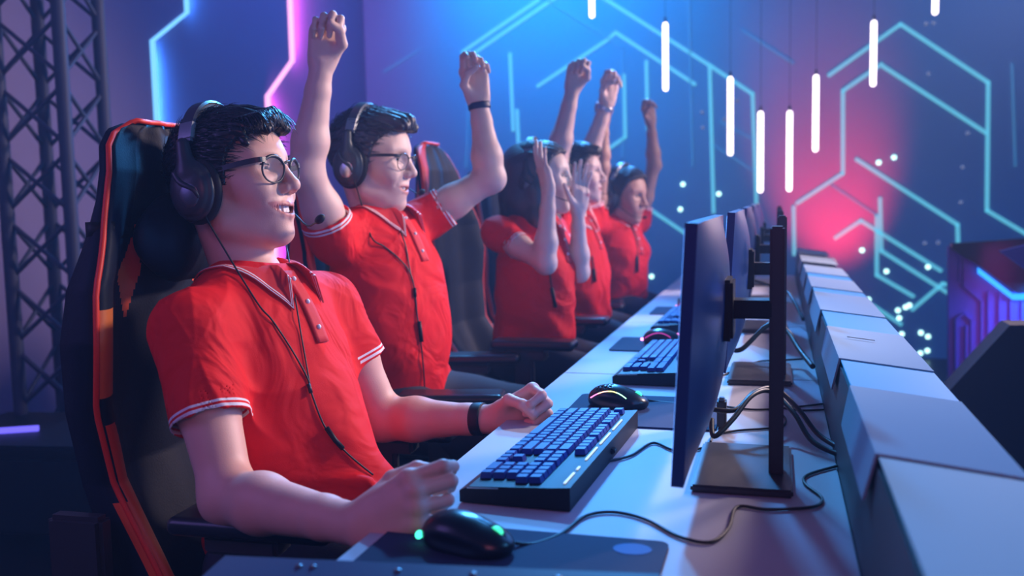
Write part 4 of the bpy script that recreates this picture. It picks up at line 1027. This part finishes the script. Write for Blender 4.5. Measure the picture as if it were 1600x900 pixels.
# ---- hair
def hair_cap(F, H, line, vol=.010, extra=()):
    w, s, R = H.w, H.s, H.R
    F.ell(w((-.012, 0, .024)), _v((.098+vol, .077+vol, .082+vol*1.1))*s, R, .01)
    F.ell(w((.018, 0, .030)), _v((.070+vol*.9, .065+vol, .072+vol))*s, R, .02*s)
    xs, zs = zip(*line)
    def cut(P):
        q = H.loc(P); z = np.interp(q[:, 0], xs, zs)+.10*np.maximum(np.abs(q[:, 1])-.045, 0)*(q[:, 0] > .03)
        return (z-q[:, 2])*.75*s
    F.custom(cut, (-9, -9, -9), (9, 9, 9), 'i')
    for a, b, ra, rb, k in extra: F.cone(w(a), w(b), ra*s, rb*s, k*s)
    def dsp(P):
        q = H.loc(P); a = np.arctan2(q[:, 1], q[:, 2]+.02)
        return -.0016*s*(np.sin(a*46+q[:, 0]*55+3*np.sin(q[:, 0]*60))+.6*np.sin(a*91-q[:, 0]*40))
    F.custom(dsp, (-9, -9, -9), (9, 9, 9), 'd')
def strands(H, n, gen, seed=1, r=.0011, sides=3):
    """GEN(rnd) gives a list of head-space points; each becomes one tapered lock of hair"""
    rnd = random.Random(seed); mb = MB()
    for _ in range(n):
        pts = gen(rnd)
        if pts is None: continue
        W = [H.w(p) for p in spline(pts, 3)]; m_ = len(W)
        mb.tube(W, [r*H.s*(1-(i/(m_-1))**2*.92)*rnd.uniform(.7, 1.2) for i in range(m_)], sides)
    return mb
def short_gen(line, comb, lo=.020, hi=.045, vol=.013, lift=.006):
    xs, zs = zip(*line)
    def gen(r):
        a = r.uniform(-PI, PI); e = math.asin(r.uniform(-.75, 1)); p = np.array([math.cos(e)*math.cos(a), math.cos(e)*math.sin(a), math.sin(e)])
        P = np.array([-.006, 0, .025])+p*np.array([.100, .077, .082])
        if P[2] < np.interp(P[0], xs, zs)+.004+.10*max(abs(P[1])-.045, 0)*(P[0] > .03): return None
        c = np.array(comb(P)); t = c-p*(c@p); t = t/(np.linalg.norm(t)+1e-6); L = r.uniform(lo, hi)*(.45+.55*max(0, min(1, (P[2]+.02)/.10)))
        j = np.array([r.gauss(0, .07) for _ in range(3)])
        v = vol*(.45+.55*max(0, min(1, (P[2]+.03)/.09)))
        return [P+p*(v-.004), P+p*(v+lift*.6)+(t+j)*L*.5, P+p*(v+lift*.2-L*L*3)+(t+j*1.5)*L]
    return gen

# ---- headset, glasses
def make_headset(H, label, cup=(.022, .034, .043), mic='L', mic_tip=(.112, .030, -.100), yaw_tag='', vol=.012, cord=None, simple=False, plate='gun'):
    w, s, R = H.w, H.s, H.R; RM = Matrix(R.tolist())
    root = empty('headset', H.c, label=label, cat='headset', group=None)
    rx = -.024; top = .106+vol+.010; wd = .092
    arc = []
    for i in range(25):
        t = PI*i/24; arc.append(np.array([rx, wd*math.cos(t)*(1.0), -.005+(top+.005)*math.sin(t)**.85]))
    def ribbon(pts, wd_, th, name, m, p=root, off=0.0):
        v, f = [], []
        for i, q in enumerate(pts):
            tg = nrm(pts[min(i+1, len(pts)-1)]-pts[max(i-1, 0)]); o = np.cross(tg, [1, 0, 0]); o = nrm(o)
            if o@nrm(q-np.array([rx, 0, .03])) < 0: o = -o
            q = q+o*off
            for a, b in ((-wd_, -th), (wd_, -th), (wd_*.8, th), (-wd_*.8, th)): v.append(w(q+np.array([a, 0, 0])+o*b))
        for i in range(len(pts)-1):
            for k in range(4): f.append((i*4+k, i*4+(k+1) % 4, (i+1)*4+(k+1) % 4, (i+1)*4+k))
        f += [(0, 1, 2, 3), tuple(len(pts)*4-4+k for k in (3, 2, 1, 0))]
        mb = MB(); mb.v = [tuple(q) for q in v]; mb.f = f
        return mb.build(name, m, p, auto=.8)
    ribbon(arc[3:22], .013, .0022, 'headband', M['gun'], off=.004)
    ribbon(arc[5:20], .015, .005, 'headband_cushion', M['pad'], off=-.004)
    for q in (1, -1):
        cyoke = [np.array([rx, q*wd*math.cos(t), -.005+(top+.005)*math.sin(t)**.85]) for t in (PI*.17, PI*.13, PI*.09)]
        ribbon([np.array([rx, q*wd*math.cos(t), -.005+(top+.005)*math.sin(t)**.85]) for t in (PI*.22, PI*.18, PI*.14)], .0145, .0035, 'slider', M['silver'], off=.004)
        C = Field(); cz = -.024
        C.ell(w((rx+.002, q*.094, cz)), _v((.040, .013, .050))*s, R, .0); C.ell(w((rx+.001, q*.102, cz)), _v((.032, .012, .040))*s, R, .006*s)
        C.cone(w((rx, q*.098, cz+.03)), w((rx-.002, q*.094, cz+.075)), .0145*s, .011*s, .010*s)
        C.mesh('ear_cup', .0016 if not simple else .003, M['dark'], root)
        cup_o = COL.objects[-1]
        P = Field(); P.ell(w((rx+.004, q*.083, cz)), _v((.045, .014, .056))*s, R, 0); P.ell(w((rx+.004, q*.080, cz)), _v((.020, .030, .028))*s, R, .006*s, 's')
        P.mesh('ear_cushion', .0016 if not simple else .003, M['pad'], root)
        MB().sphere(w((rx+.004, q*.1075, cz-.006)), _v((.021, .0075, .025))*s, 20, 12, RM).build('cup_plate', M[plate], cup_o, smooth=True)
        MB().tube([w(p) for p in spline([(rx-.016, q*.108, cz+.030), (rx-.004, q*.1135, cz+.012), (rx+.016, q*.113, cz-.002), (rx+.021, q*.108, cz-.016)], 5)], [.0058*s*(1-.5*i/15) for i in range(16)], 8).build('yoke', M['dark'], cup_o, smooth=True)
    q = 1 if mic == 'L' else -1
    t_ = np.array(mic_tip); st = np.array([rx+.020, q*.100, -.030])
    mid = [st, np.array([.045, q*.088, -.060]), np.array([.088, q*.060, t_[2]+.002]), t_+np.array([-.012, q*.008, -.002]), t_]
    MB().tube([w(p) for p in spline(mid, 6)], .0016*s, 6).build('microphone_boom', M['cable'], root, smooth=True)
    MB().sphere(w(t_+np.array([.004, -q*.002, .002])), _v((.0105, .007, .007))*s, 14, 10, RM @ Matrix.Rotation(-.5, 3, 'Y')).build('microphone', M['pad'], root, smooth=True)
    return root
def glasses(H, label, m_frame, tt=.8, wire=.0014, lens_r=(.0225, .0195), top_thick=.0022):
    w, s = H.w, H.s; root = empty('eyeglasses', H.w((.1, 0, 0)), label=label, cat='glasses')
    fr_o = None; mb = MB()
    rims = []
    for q in (-1, 1):
        pts, rr = [], []
        for i in range(36):
            a = 2*PI*i/36; y = q*(.0345+lens_r[0]*math.cos(a)); z = -.006+lens_r[1]*math.sin(a)*(1.0 if math.sin(a) < 0 else .92)
            x = .1015-.0022*abs(y/.033)**2*1.6-.004*(z < 0)*abs(z)/.02
            pts.append(w((x, y, z))); rr.append((wire+(top_thick-wire)*max(0, math.sin(a)))*s)
        rims.append(pts); mb.tube(pts, rr, 8, closed=True)
    mb.tube([w(p) for p in spline([(.1005, -.0115, .003), (.1045, 0, .0075), (.1005, .0115, .003)], 6)], wire*1.3*s, 8)
    fr_o = mb.build('frame', m_frame, root, smooth=True)
    for pts in rims: MB().prism(pts, (0, 0, 0), H.R@np.array([-.0012, 0, 0])*s).build('lens', M['lens'], root)
    for q in (-1, 1):
        path = [(.0945, q*.0545, .0075), (.088, q*.066, .0075), (.06, q*.0745, .006), (.02, q*.079, .003), (-.015, q*.080, .000)]
        P = spline(path, 5); mt = MB(); v = []
        for i, p in enumerate(P):
            for a, b in ((-.0012, -.0042*tt), (.0012, -.0042*tt), (.0012, .0042*tt), (-.0012, .0042*tt)): v.append(w((p[0], p[1]+a, p[2]+b)))
        mt.v = [tuple(x) for x in v]; n = len(P)
        mt.f = [(i*4+k, i*4+(k+1) % 4, (i+1)*4+(k+1) % 4, (i+1)*4+k) for i in range(n-1) for k in range(4)]+[(3, 2, 1, 0), tuple(n*4-4+k for k in range(4))]
        mt.build('temple', m_frame, root)
    return root
def cord(R, pts, hands=(), r=.0017, label='', pod=None):
    """headset cord lying on the shirt: points (up, lateral) measured from the neck base"""
    S, fr, lat, up, nb = R['S'], R['fr'], R['lat'], R['up'], R['nb']
    W = []
    for q in pts:
        if len(q) == 2: W.append(S.surface(nb+up*q[0]+lat*q[1], fr, .34, off=r+.0012))
        else: W.append(_v(q))
    return spline(W, 6)
def band(root_lab, a, b, t, r, width, m=None, cat='wristband', name='wristband', group=None):
    """ring round the forearm a-b at fraction t"""
    a, b = _v(a), _v(b); u = nrm(b-a); c = a+(b-a)*t; x = nrm(np.cross(u, [0.1, .3, 1])); y = np.cross(u, x)
    v, f = [], []; n = 32
    prof = [(-width/2, 0), (-width/2, .0022), (-width*.3, .0032), (width*.3, .0032), (width/2, .0022), (width/2, 0)]
    for i in range(n):
        an = 2*PI*i/n; d = x*math.cos(an)+y*math.sin(an)
        for p, q in prof: v.append(c+u*p+d*(r+q))
    k = len(prof)
    for i in range(n):
        for j in range(k): f.append((i*k+j, i*k+(j+1) % k, ((i+1) % n)*k+(j+1) % k, ((i+1) % n)*k+j))
    return tag(link_mesh(name, v, f, m or M['band']), root_lab, cat, group)
# ------------------------------------------------------------------ the smiling player in front
LINE = [(-.13, -.075), (-.07, -.065), (-.03, -.050), (-.012, -.020), (.012, -.028), (.024, -.020), (.036, .022), (.052, .046), (.070, .066), (.085, .074), (.13, .080)]
P1 = dict(base=(-.80, 1.45, 0), label='person in red polo with black glasses and headset, smiling in the nearest chair', s=1.0, hs=1.04,
    head=at(366, 277, 1.45), rot=(1, 9, -3), skin='skin1', h=.0022, hs_=.003, smile=1.35, mouth=.72, squint=.80, gaze=.1, hairm='hair',
    neck=at(392, 436, 1.45), chest=at(415, 560, 1.44), belly=at(450, 715, 1.42), pelvis=at(455, 845, 1.45),
    R=(at(298, 520, 1.255), at(357, 775, 1.17), at(566, 822, 1.04)),
    L=(at(512, 478, 1.63), at(600, 655, 1.66), at(780, 655, 1.64)),
    handR=dict(d=at(648, 780, 1.03)-at(566, 822, 1.04), t=(-.35, .35, 1.0), curls=[(34, 62, 34), (52, 78, 44), (62, 82, 48), (68, 84, 48)], thumb='over'),
    handL=dict(d=at(850, 622, 1.64)-at(780, 655, 1.64), t=(.25, -.25, .8), curls=[(60, 88, 55), (66, 92, 55), (70, 92, 55), (72, 92, 55)], thumb='fist'),
    sleeveR=.56, sleeveL=.50, cuff_r=.061, fold=.0042, seed=1.3,
    kneeR=(-.36, 1.33, .56), kneeL=(-.34, 1.62, .56), ankR=(-.42, 1.30, .12), ankL=(-.40, 1.66, .12))
P1['drape'] = [(at(480, 650, 1.42), at(560, 770, 1.42), .075, .070, .06), (at(440, 800, 1.38), at(560, 800, 1.42), .085, .062, .05)]
fo = lambda a, b, y0, y1, r, k=.018: (at(*a, y0), at(*b, y1), r, r*.6, k)
P1['folds'] = [fo((350, 520), (420, 640), 1.30, 1.33, .012), fo((400, 740), (575, 752), 1.32, 1.36, .012), fo((470, 790), (590, 775), 1.32, 1.37, .014)]
R1 = build_person(P1)
H1 = R1['H']
F = Field(); hair_cap(F, H1, LINE, vol=.009, extra=[((.02, .01, .092), (.088, -.012, .082), .020, .016, .02), ((.05, -.03, .086), (.094, -.036, .060), .016, .009, .016), ((.04, .03, .088), (.090, .025, .070), .018, .012, .018), ((.055, -.055, .060), (.068, -.062, .038), .012, .005, .012)])
hair1 = F.mesh('hair', .0022, M['hair'], R1['root'])
strands(H1, 4200, short_gen(LINE, lambda P: (1.0, -.35, -.15 if P[2] < .05 else .05), .022, .050, .009, .004), 4, r=.0008).build('hair_locks', M['hair'], hair1, smooth=True)
def fringe(r):
    y = r.uniform(-.055, .045); a = np.array([r.uniform(.035, .078), y, .096-abs(y)*.35])
    return [a, a+[.022, -.006, .006], a+[.036+r.uniform(-.006, .006), -.014+r.uniform(-.008, .008), -.012-r.uniform(0, .018)]]
strands(H1, 420, fringe, 9, r=.0015).build('fringe', M['hair'], hair1, smooth=True)
make_headset(H1, 'black headset with grey headband on the smiling player nearest the camera', mic='L', mic_tip=(.136, .012, -.098))
glasses(H1, 'black-framed eyeglasses on the smiling player nearest the camera', M['dark'], tt=1.0, wire=.0016, lens_r=(.0255, .0225), top_thick=.0032)
# headset cord: two strands that join on the chest
S1 = R1['S']; nb, fr, lat, up = (R1[k] for k in ('nb', 'fr', 'lat', 'up'))
def on_shirt(px, py, y0, off=.0022):
    p = at(px, py, y0); d = nrm(CAM-p); return S1.surface(p, d, .25, off=off)
a_ = [H1.w((-.005, -.100, -.060)), H1.w((.002, -.085, -.10))]+[on_shirt(x, y, 1.5) for x, y in ((400, 470), (425, 500), (455, 545), (480, 590), (487, 615), (505, 662), (525, 690), (550, 715), (583, 742))]
b_ = [H1.w((.02, .095, -.060)), H1.w((.03, .085, -.115))]+[on_shirt(x, y, 1.5) for x, y in ((462, 470), (470, 520), (478, 565), (484, 600))]
cd = empty('headset_cable', a_[4], label='black headset cord hanging in a Y over the front player\'s red polo', cat='cable')
MB().tube(spline(a_, 6), .0016, 6).build('cord', M['cable'], cd, smooth=True); MB().tube(spline(b_, 6), .0014, 6).build('cord', M['cable'], cd, smooth=True)
MB().tube([on_shirt(482, 600, 1.5, .004), on_shirt(486, 614, 1.5, .004)], .0034, 8).build('splitter', M['cable'], cd, smooth=True)
MB().tube([on_shirt(510, 668, 1.5, .005), on_shirt(524, 688, 1.5, .005), on_shirt(536, 701, 1.5, .005)], .0042, 8).build('inline_remote', M['black'], cd, smooth=True)
band('black rubber band on the front player\'s far wrist', P1['L'][1], P1['L'][2], .83, .0285, .022)
# ------------------------------------------------------------------ the player with two raised fists
P2 = dict(base=(-.95, 2.25, 0), label='person in red polo and round glasses raising both fists, beside the front player', s=1.0, hs=1.05,
    head=at(583, 246, 2.25), rot=(0, -5, 0), skin='skin2', h=.003, hs_=.0045, smile=.6, mouth=.45, squint=.45, hairm='hair2',
    neck=at(590, 338, 2.26), chest=at(605, 430, 2.25), belly=at(625, 530, 2.25), pelvis=at(625, 620, 2.27),
    R=(at(523, 372, 2.07), at(478, 268, 1.98), at(503, 100, 1.98)), L=(at(660, 345, 2.44), at(766, 278, 2.50), at(748, 160, 2.50)),
    handR=dict(d=at(512, 52, 1.99)-at(503, 100, 1.98), t=(.8, .35, 0), curls=FIST, thumb='fist'),
    handL=dict(d=at(738, 112, 2.5)-at(748, 160, 2.50), t=(-.75, -.5, 0), curls=CURL, thumb='fist'),
    sleeveR=.30, sleeveL=.34, cuff_r=.060, fold=.0055, seed=2.1,
    kneeR=(-.42, 2.05, .55), kneeL=(-.42, 2.40, .55), ankR=(-.50, 2.0, .12), ankL=(-.50, 2.45, .12))
R2 = build_person(P2); H2 = R2['H']
LINE2 = [(-.13, -.075), (-.07, -.065), (-.03, -.045), (-.012, -.018), (.010, -.022), (.022, -.010), (.034, .030), (.052, .052), (.070, .072), (.085, .080), (.13, .084)]
F = Field(); hair_cap(F, H2, LINE2, vol=.012, extra=[((.02, .0, .098), (.088, .0, .092), .022, .019, .02), ((.03, -.035, .088), (.090, -.03, .080), .018, .014, .016), ((.03, .035, .090), (.088, .03, .080), .018, .014, .016)])
h2 = F.mesh('hair', .003, M['hair2'], R2['root'])
strands(H2, 1300, short_gen(LINE2, lambda P: (1.0, -.2, .1), .022, .045, .013, .008), 5, r=.0014).build('hair_locks', M['hair2'], h2, smooth=True)
make_headset(H2, 'black headset with bright ear plate on the player raising both fists', mic_tip=(.122, .020, -.080), plate='silver')
glasses(H2, 'thin round dark eyeglasses on the player raising both fists', M['dark'], wire=.0011, lens_r=(.0215, .0205), top_thick=.0020)
nb, up = R2['nb'], R2['up']
def on2(px, py, off=.003): p = at(px, py, 2.3); return R2['S'].surface(p, nrm(CAM-p), .3, off=off)
pa = [H2.w((0, -.10, -.06)), H2.w((.01, -.08, -.11))]+[on2(x, y) for x, y in ((580, 370), (600, 385), (622, 403), (640, 425), (648, 455), (652, 495), (656, 520), (662, 580), (664, 618))]
pb = [H2.w((.03, .09, -.07)), H2.w((.04, .075, -.12))]+[on2(x, y) for x, y in ((626, 360), (634, 385), (641, 425), (645, 440))]
cd = empty('headset_cable', pa[3], label='black headset cord hanging down the polo of the player raising both fists', cat='cable')
MB().tube(spline(pa, 5), .0021, 6).build('cord', M['cable'], cd, smooth=True); MB().tube(spline(pb, 5), .0019, 6).build('cord', M['cable'], cd, smooth=True)
MB().tube([on2(655, 502, .005), on2(657, 518, .005), on2(659, 534, .005)], .0052, 8).build('inline_remote', M['black'], cd, smooth=True)
MB().tube([on2(648, 450, .004), on2(649, 464, .004)], .0042, 8).build('splitter', M['black'], cd, smooth=True)
band('dark blue wristband on the raised fist seen beside the wall line lights', P2['L'][1], P2['L'][2], .95, .0285, .018, mat('dark_blue_band', (.015, .03, .09), .5))
MB().tube([R2['H'].w((0, 0, 0))]*2, .001, 3) if False else None

# ------------------------------------------------------------------ the clapping player with long hair
P3 = dict(base=(-.75, 3.0, 0), label='person with long dark hair in red polo clapping hands before the face', s=.94, hs=.98, fem=True,
    head=at(846, 276, 3.0), rot=(0, 2, 0), skin='skin3', h=.004, hs_=.006, smile=.3, mouth=.12, squint=.4, hairm='hair2',
    neck=at(838, 343, 3.0), chest=at(836, 410, 2.98), belly=at(835, 478, 2.98), pelvis=at(828, 545, 3.0),
    R=(at(779, 366, 2.83), at(852, 410, 2.72), at(857, 300, 2.74)), L=(at(862, 362, 3.15), at(905, 424, 3.02), at(903, 330, 2.98)),
    handR=dict(d=at(834, 215, 2.76)-at(857, 300, 2.74), t=(-.5, .7, 0), curls=OPEN, thumb='out', spread=4),
    handL=dict(d=at(909, 258, 2.98)-at(903, 330, 2.98), t=(-.6, -.6, 0), curls=OPEN, thumb='out', spread=4),
    sleeveR=.46, sleeveL=.46, cuff_r=.054, fold=.007, seed=.6,
    kneeR=(-.40, 2.86, .55), kneeL=(-.40, 3.12, .55), ankR=(-.50, 2.85, .12), ankL=(-.50, 3.15, .12))
P3['drape'] = [(at(850, 440, 2.95), at(872, 520, 2.95), .075, .055, .05)]
R3 = build_person(P3); H3 = R3['H']; w3 = H3.w
F = Field(); LINE3 = [(-.13, -.30), (-.02, -.30), (.012, -.055), (.030, -.010), (.045, .035), (.060, .062), (.085, .078), (.13, .084)]
hair_cap(F, H3, LINE3, vol=.012)
for q in (-1, 1):
    F.chain([(w3((-.01, q*.062, .05)), .034), (w3((-.005, q*.082, -.05)), .030), (w3((.0, q*.088, -.14)), .032), (w3((.012, q*.080, -.22)), .022)], k=.03)
F.chain([(w3((-.07, 0, .05)), .060), (w3((-.085, 0, -.06)), .058), (w3((-.085, 0, -.16)), .060), (w3((-.07, 0, -.24)), .035)], k=.04)
F.chain([(w3((-.055, -.045, .03)), .050), (w3((-.055, -.058, -.09)), .048), (w3((-.045, -.060, -.20)), .030)], k=.03)
h3 = F.mesh('hair', .004, M['hair2'], R3['root'])
def longlock(r):
    q = r.choice((-1, -1, 1)); a = r.uniform(.35, 2.6); x = -.012-.085*math.cos(a*1.15)*-1*0+r.uniform(-.09, .012); y = q*(.086+r.uniform(-.004, .014))*math.sqrt(max(.1, 1-(max(0, -x-.012)/.12)**2))
    dx = r.uniform(-.01, .03)
    return [np.array([x*.5, y*.55, .118]), np.array([x, y, .04]), np.array([x+dx*.3, y*1.10, -.07]), np.array([x+dx, y*1.16+r.uniform(-.01, .01), -.16]), np.array([x+dx*1.4, y*1.05+r.uniform(-.015, .015), -.215-r.uniform(0, .05)])]
strands(H3, 520, longlock, 6, r=.0022).build('hair_locks', M['hair2'], h3, smooth=True)
make_headset(H3, 'dark headset worn over the long dark hair of the clapping player', mic_tip=(.125, -.03, -.085), mic='R', simple=True, vol=.014)

# ------------------------------------------------------------------ the player behind the clapping one
P4 = dict(base=(-.80, 3.75, 0), label='person in red polo with both arms stretched up, half hidden behind the clapping hands', s=1.0, hs=.98,
    head=at(903, 270, 3.72), rot=(2, 2, 0), skin='skin2', h=.0045, hs_=.007, smile=.4, mouth=.3, squint=.4,
    neck=at(893, 340, 3.74), chest=at(895, 400, 3.72), belly=at(902, 455, 3.72), pelvis=at(905, 505, 3.75),
    R=(at(862, 352, 3.55), at(870, 250, 3.46), at(895, 138, 3.46)), L=(at(925, 345, 3.90), at(913, 262, 3.86), at(948, 162, 3.84)),
    handR=dict(d=at(904, 104, 3.46)-at(895, 138, 3.46), t=(.8, .3, 0), curls=FIST, thumb='fist'),
    handL=dict(d=at(952, 124, 3.84)-at(948, 162, 3.84), t=(-.7, -.5, 0), curls=CURL, thumb='fist'),
    sleeveR=.34, sleeveL=.34, cuff_r=.062, fold=.008, seed=3.3, teeth=False,
    kneeR=(-.42, 3.6, .55), kneeL=(-.42, 3.9, .55), ankR=(-.5, 3.6, .12), ankL=(-.5, 3.92, .12))
R4 = build_person(P4); H4 = R4['H']
F = Field(); hair_cap(F, H4, LINE, vol=.016, extra=[((.03, 0, .095), (.085, 0, .088), .020, .016, .02)])
h4 = F.mesh('hair', .004, M['hair'], R4['root'])
strands(H4, 500, short_gen(LINE, lambda P: (1.0, -.3, .1), .025, .05, .015, .008), 7, r=.0022).build('hair_locks', M['hair'], h4, smooth=True)
make_headset(H4, 'dark headset on the player with both arms stretched up', simple=True, mic_tip=(.12, .02, -.09))
wt = band('pale wristwatch on the raised arm farthest from the clapping hands', P4['L'][1], P4['L'][2], .93, .028, .020, M['silver'], 'watch', 'wristwatch')

# ------------------------------------------------------------------ the farthest player
P5 = dict(base=(-.72, 4.42, 0), label='person with tied back dark hair in red polo raising both arms at the far end', s=.96, hs=1.06, fem=True,
    head=at(977, 303, 4.40), rot=(-22, -8, 0), skin='skin5', h=.0045, hs_=.007, smile=.2, mouth=.15, squint=.6,
    neck=at(965, 352, 4.42), chest=at(966, 388, 4.42), belly=at(968, 428, 4.42), pelvis=at(966, 468, 4.45),
    R=(at(930, 350, 4.28), at(941, 262, 4.24), at(944, 190, 4.24)), L=(at(998, 348, 4.60), at(1022, 258, 4.60), at(1017, 192, 4.58)),
    handR=dict(d=at(938, 152, 4.24)-at(944, 190, 4.24), t=(.8, .3, 0), curls=CURL, thumb='fist'),
    handL=dict(d=at(1009, 160, 4.57)-at(1017, 192, 4.58), t=(-.7, -.5, 0), curls=CURL, thumb='fist'),
    sleeveR=.34, sleeveL=.30, cuff_r=.060, fold=.008, seed=4.4, teeth=False, gap=.35,
    kneeR=(-.40, 4.3, .55), kneeL=(-.40, 4.55, .55), ankR=(-.5, 4.3, .12), ankL=(-.5, 4.6, .12))
R5 = build_person(P5); H5 = R5['H']; w5 = H5.w
F = Field(); LINE5 = [(-.13, -.12), (-.02, -.10), (.0, -.055), (.020, -.02), (.035, .020), (.050, .055), (.070, .075), (.085, .084), (.13, .090)]
hair_cap(F, H5, LINE5, vol=.016)
F.chain([(w5((-.06, 0, .03)), .062), (w5((-.085, 0, -.06)), .055), (w5((-.08, 0, -.15)), .035)], k=.04)
h5 = F.mesh('hair', .004, M['hair'], R5['root'])
strands(H5, 700, short_gen(LINE5, lambda P: (-.6, (1 if P[1] > 0 else -1)*.5, -.5), .03, .06, .014, .006), 8, r=.0022).build('hair_locks', M['hair'], h5, smooth=True)
make_headset(H5, 'dark headset on the farthest player at the end of the row', simple=True, vol=.016, mic_tip=(.12, -.02, -.09), mic='R')
for Rn, y, pts, lab in ((R3, 3.0, ((852, 385), (858, 420), (862, 450), (868, 480)), 'dark headset cord hanging on the polo of the clapping player'), (R5, 4.4, ((985, 352), (994, 372), (996, 400), (996, 425)), 'dark headset cord hanging on the polo of the farthest player'), (R4, 3.72, ((925, 400), (928, 420), (930, 440)), 'dark headset cord beside the clapping player, on the polo behind')):
    P = []
    for px, py in pts:
        p = at(px, py, y); P.append(Rn['S'].surface(p, nrm(CAM-p), .3, off=.004))
    cd = empty('headset_cable', P[0], label=lab, cat='cable'); MB().tube(spline(P, 5), .0024, 6).build('cord', M['cable'], cd, smooth=True)
    MB().tube([P[-2], P[-1]], .0065, 8).build('inline_remote', M['black'], cd, smooth=True)
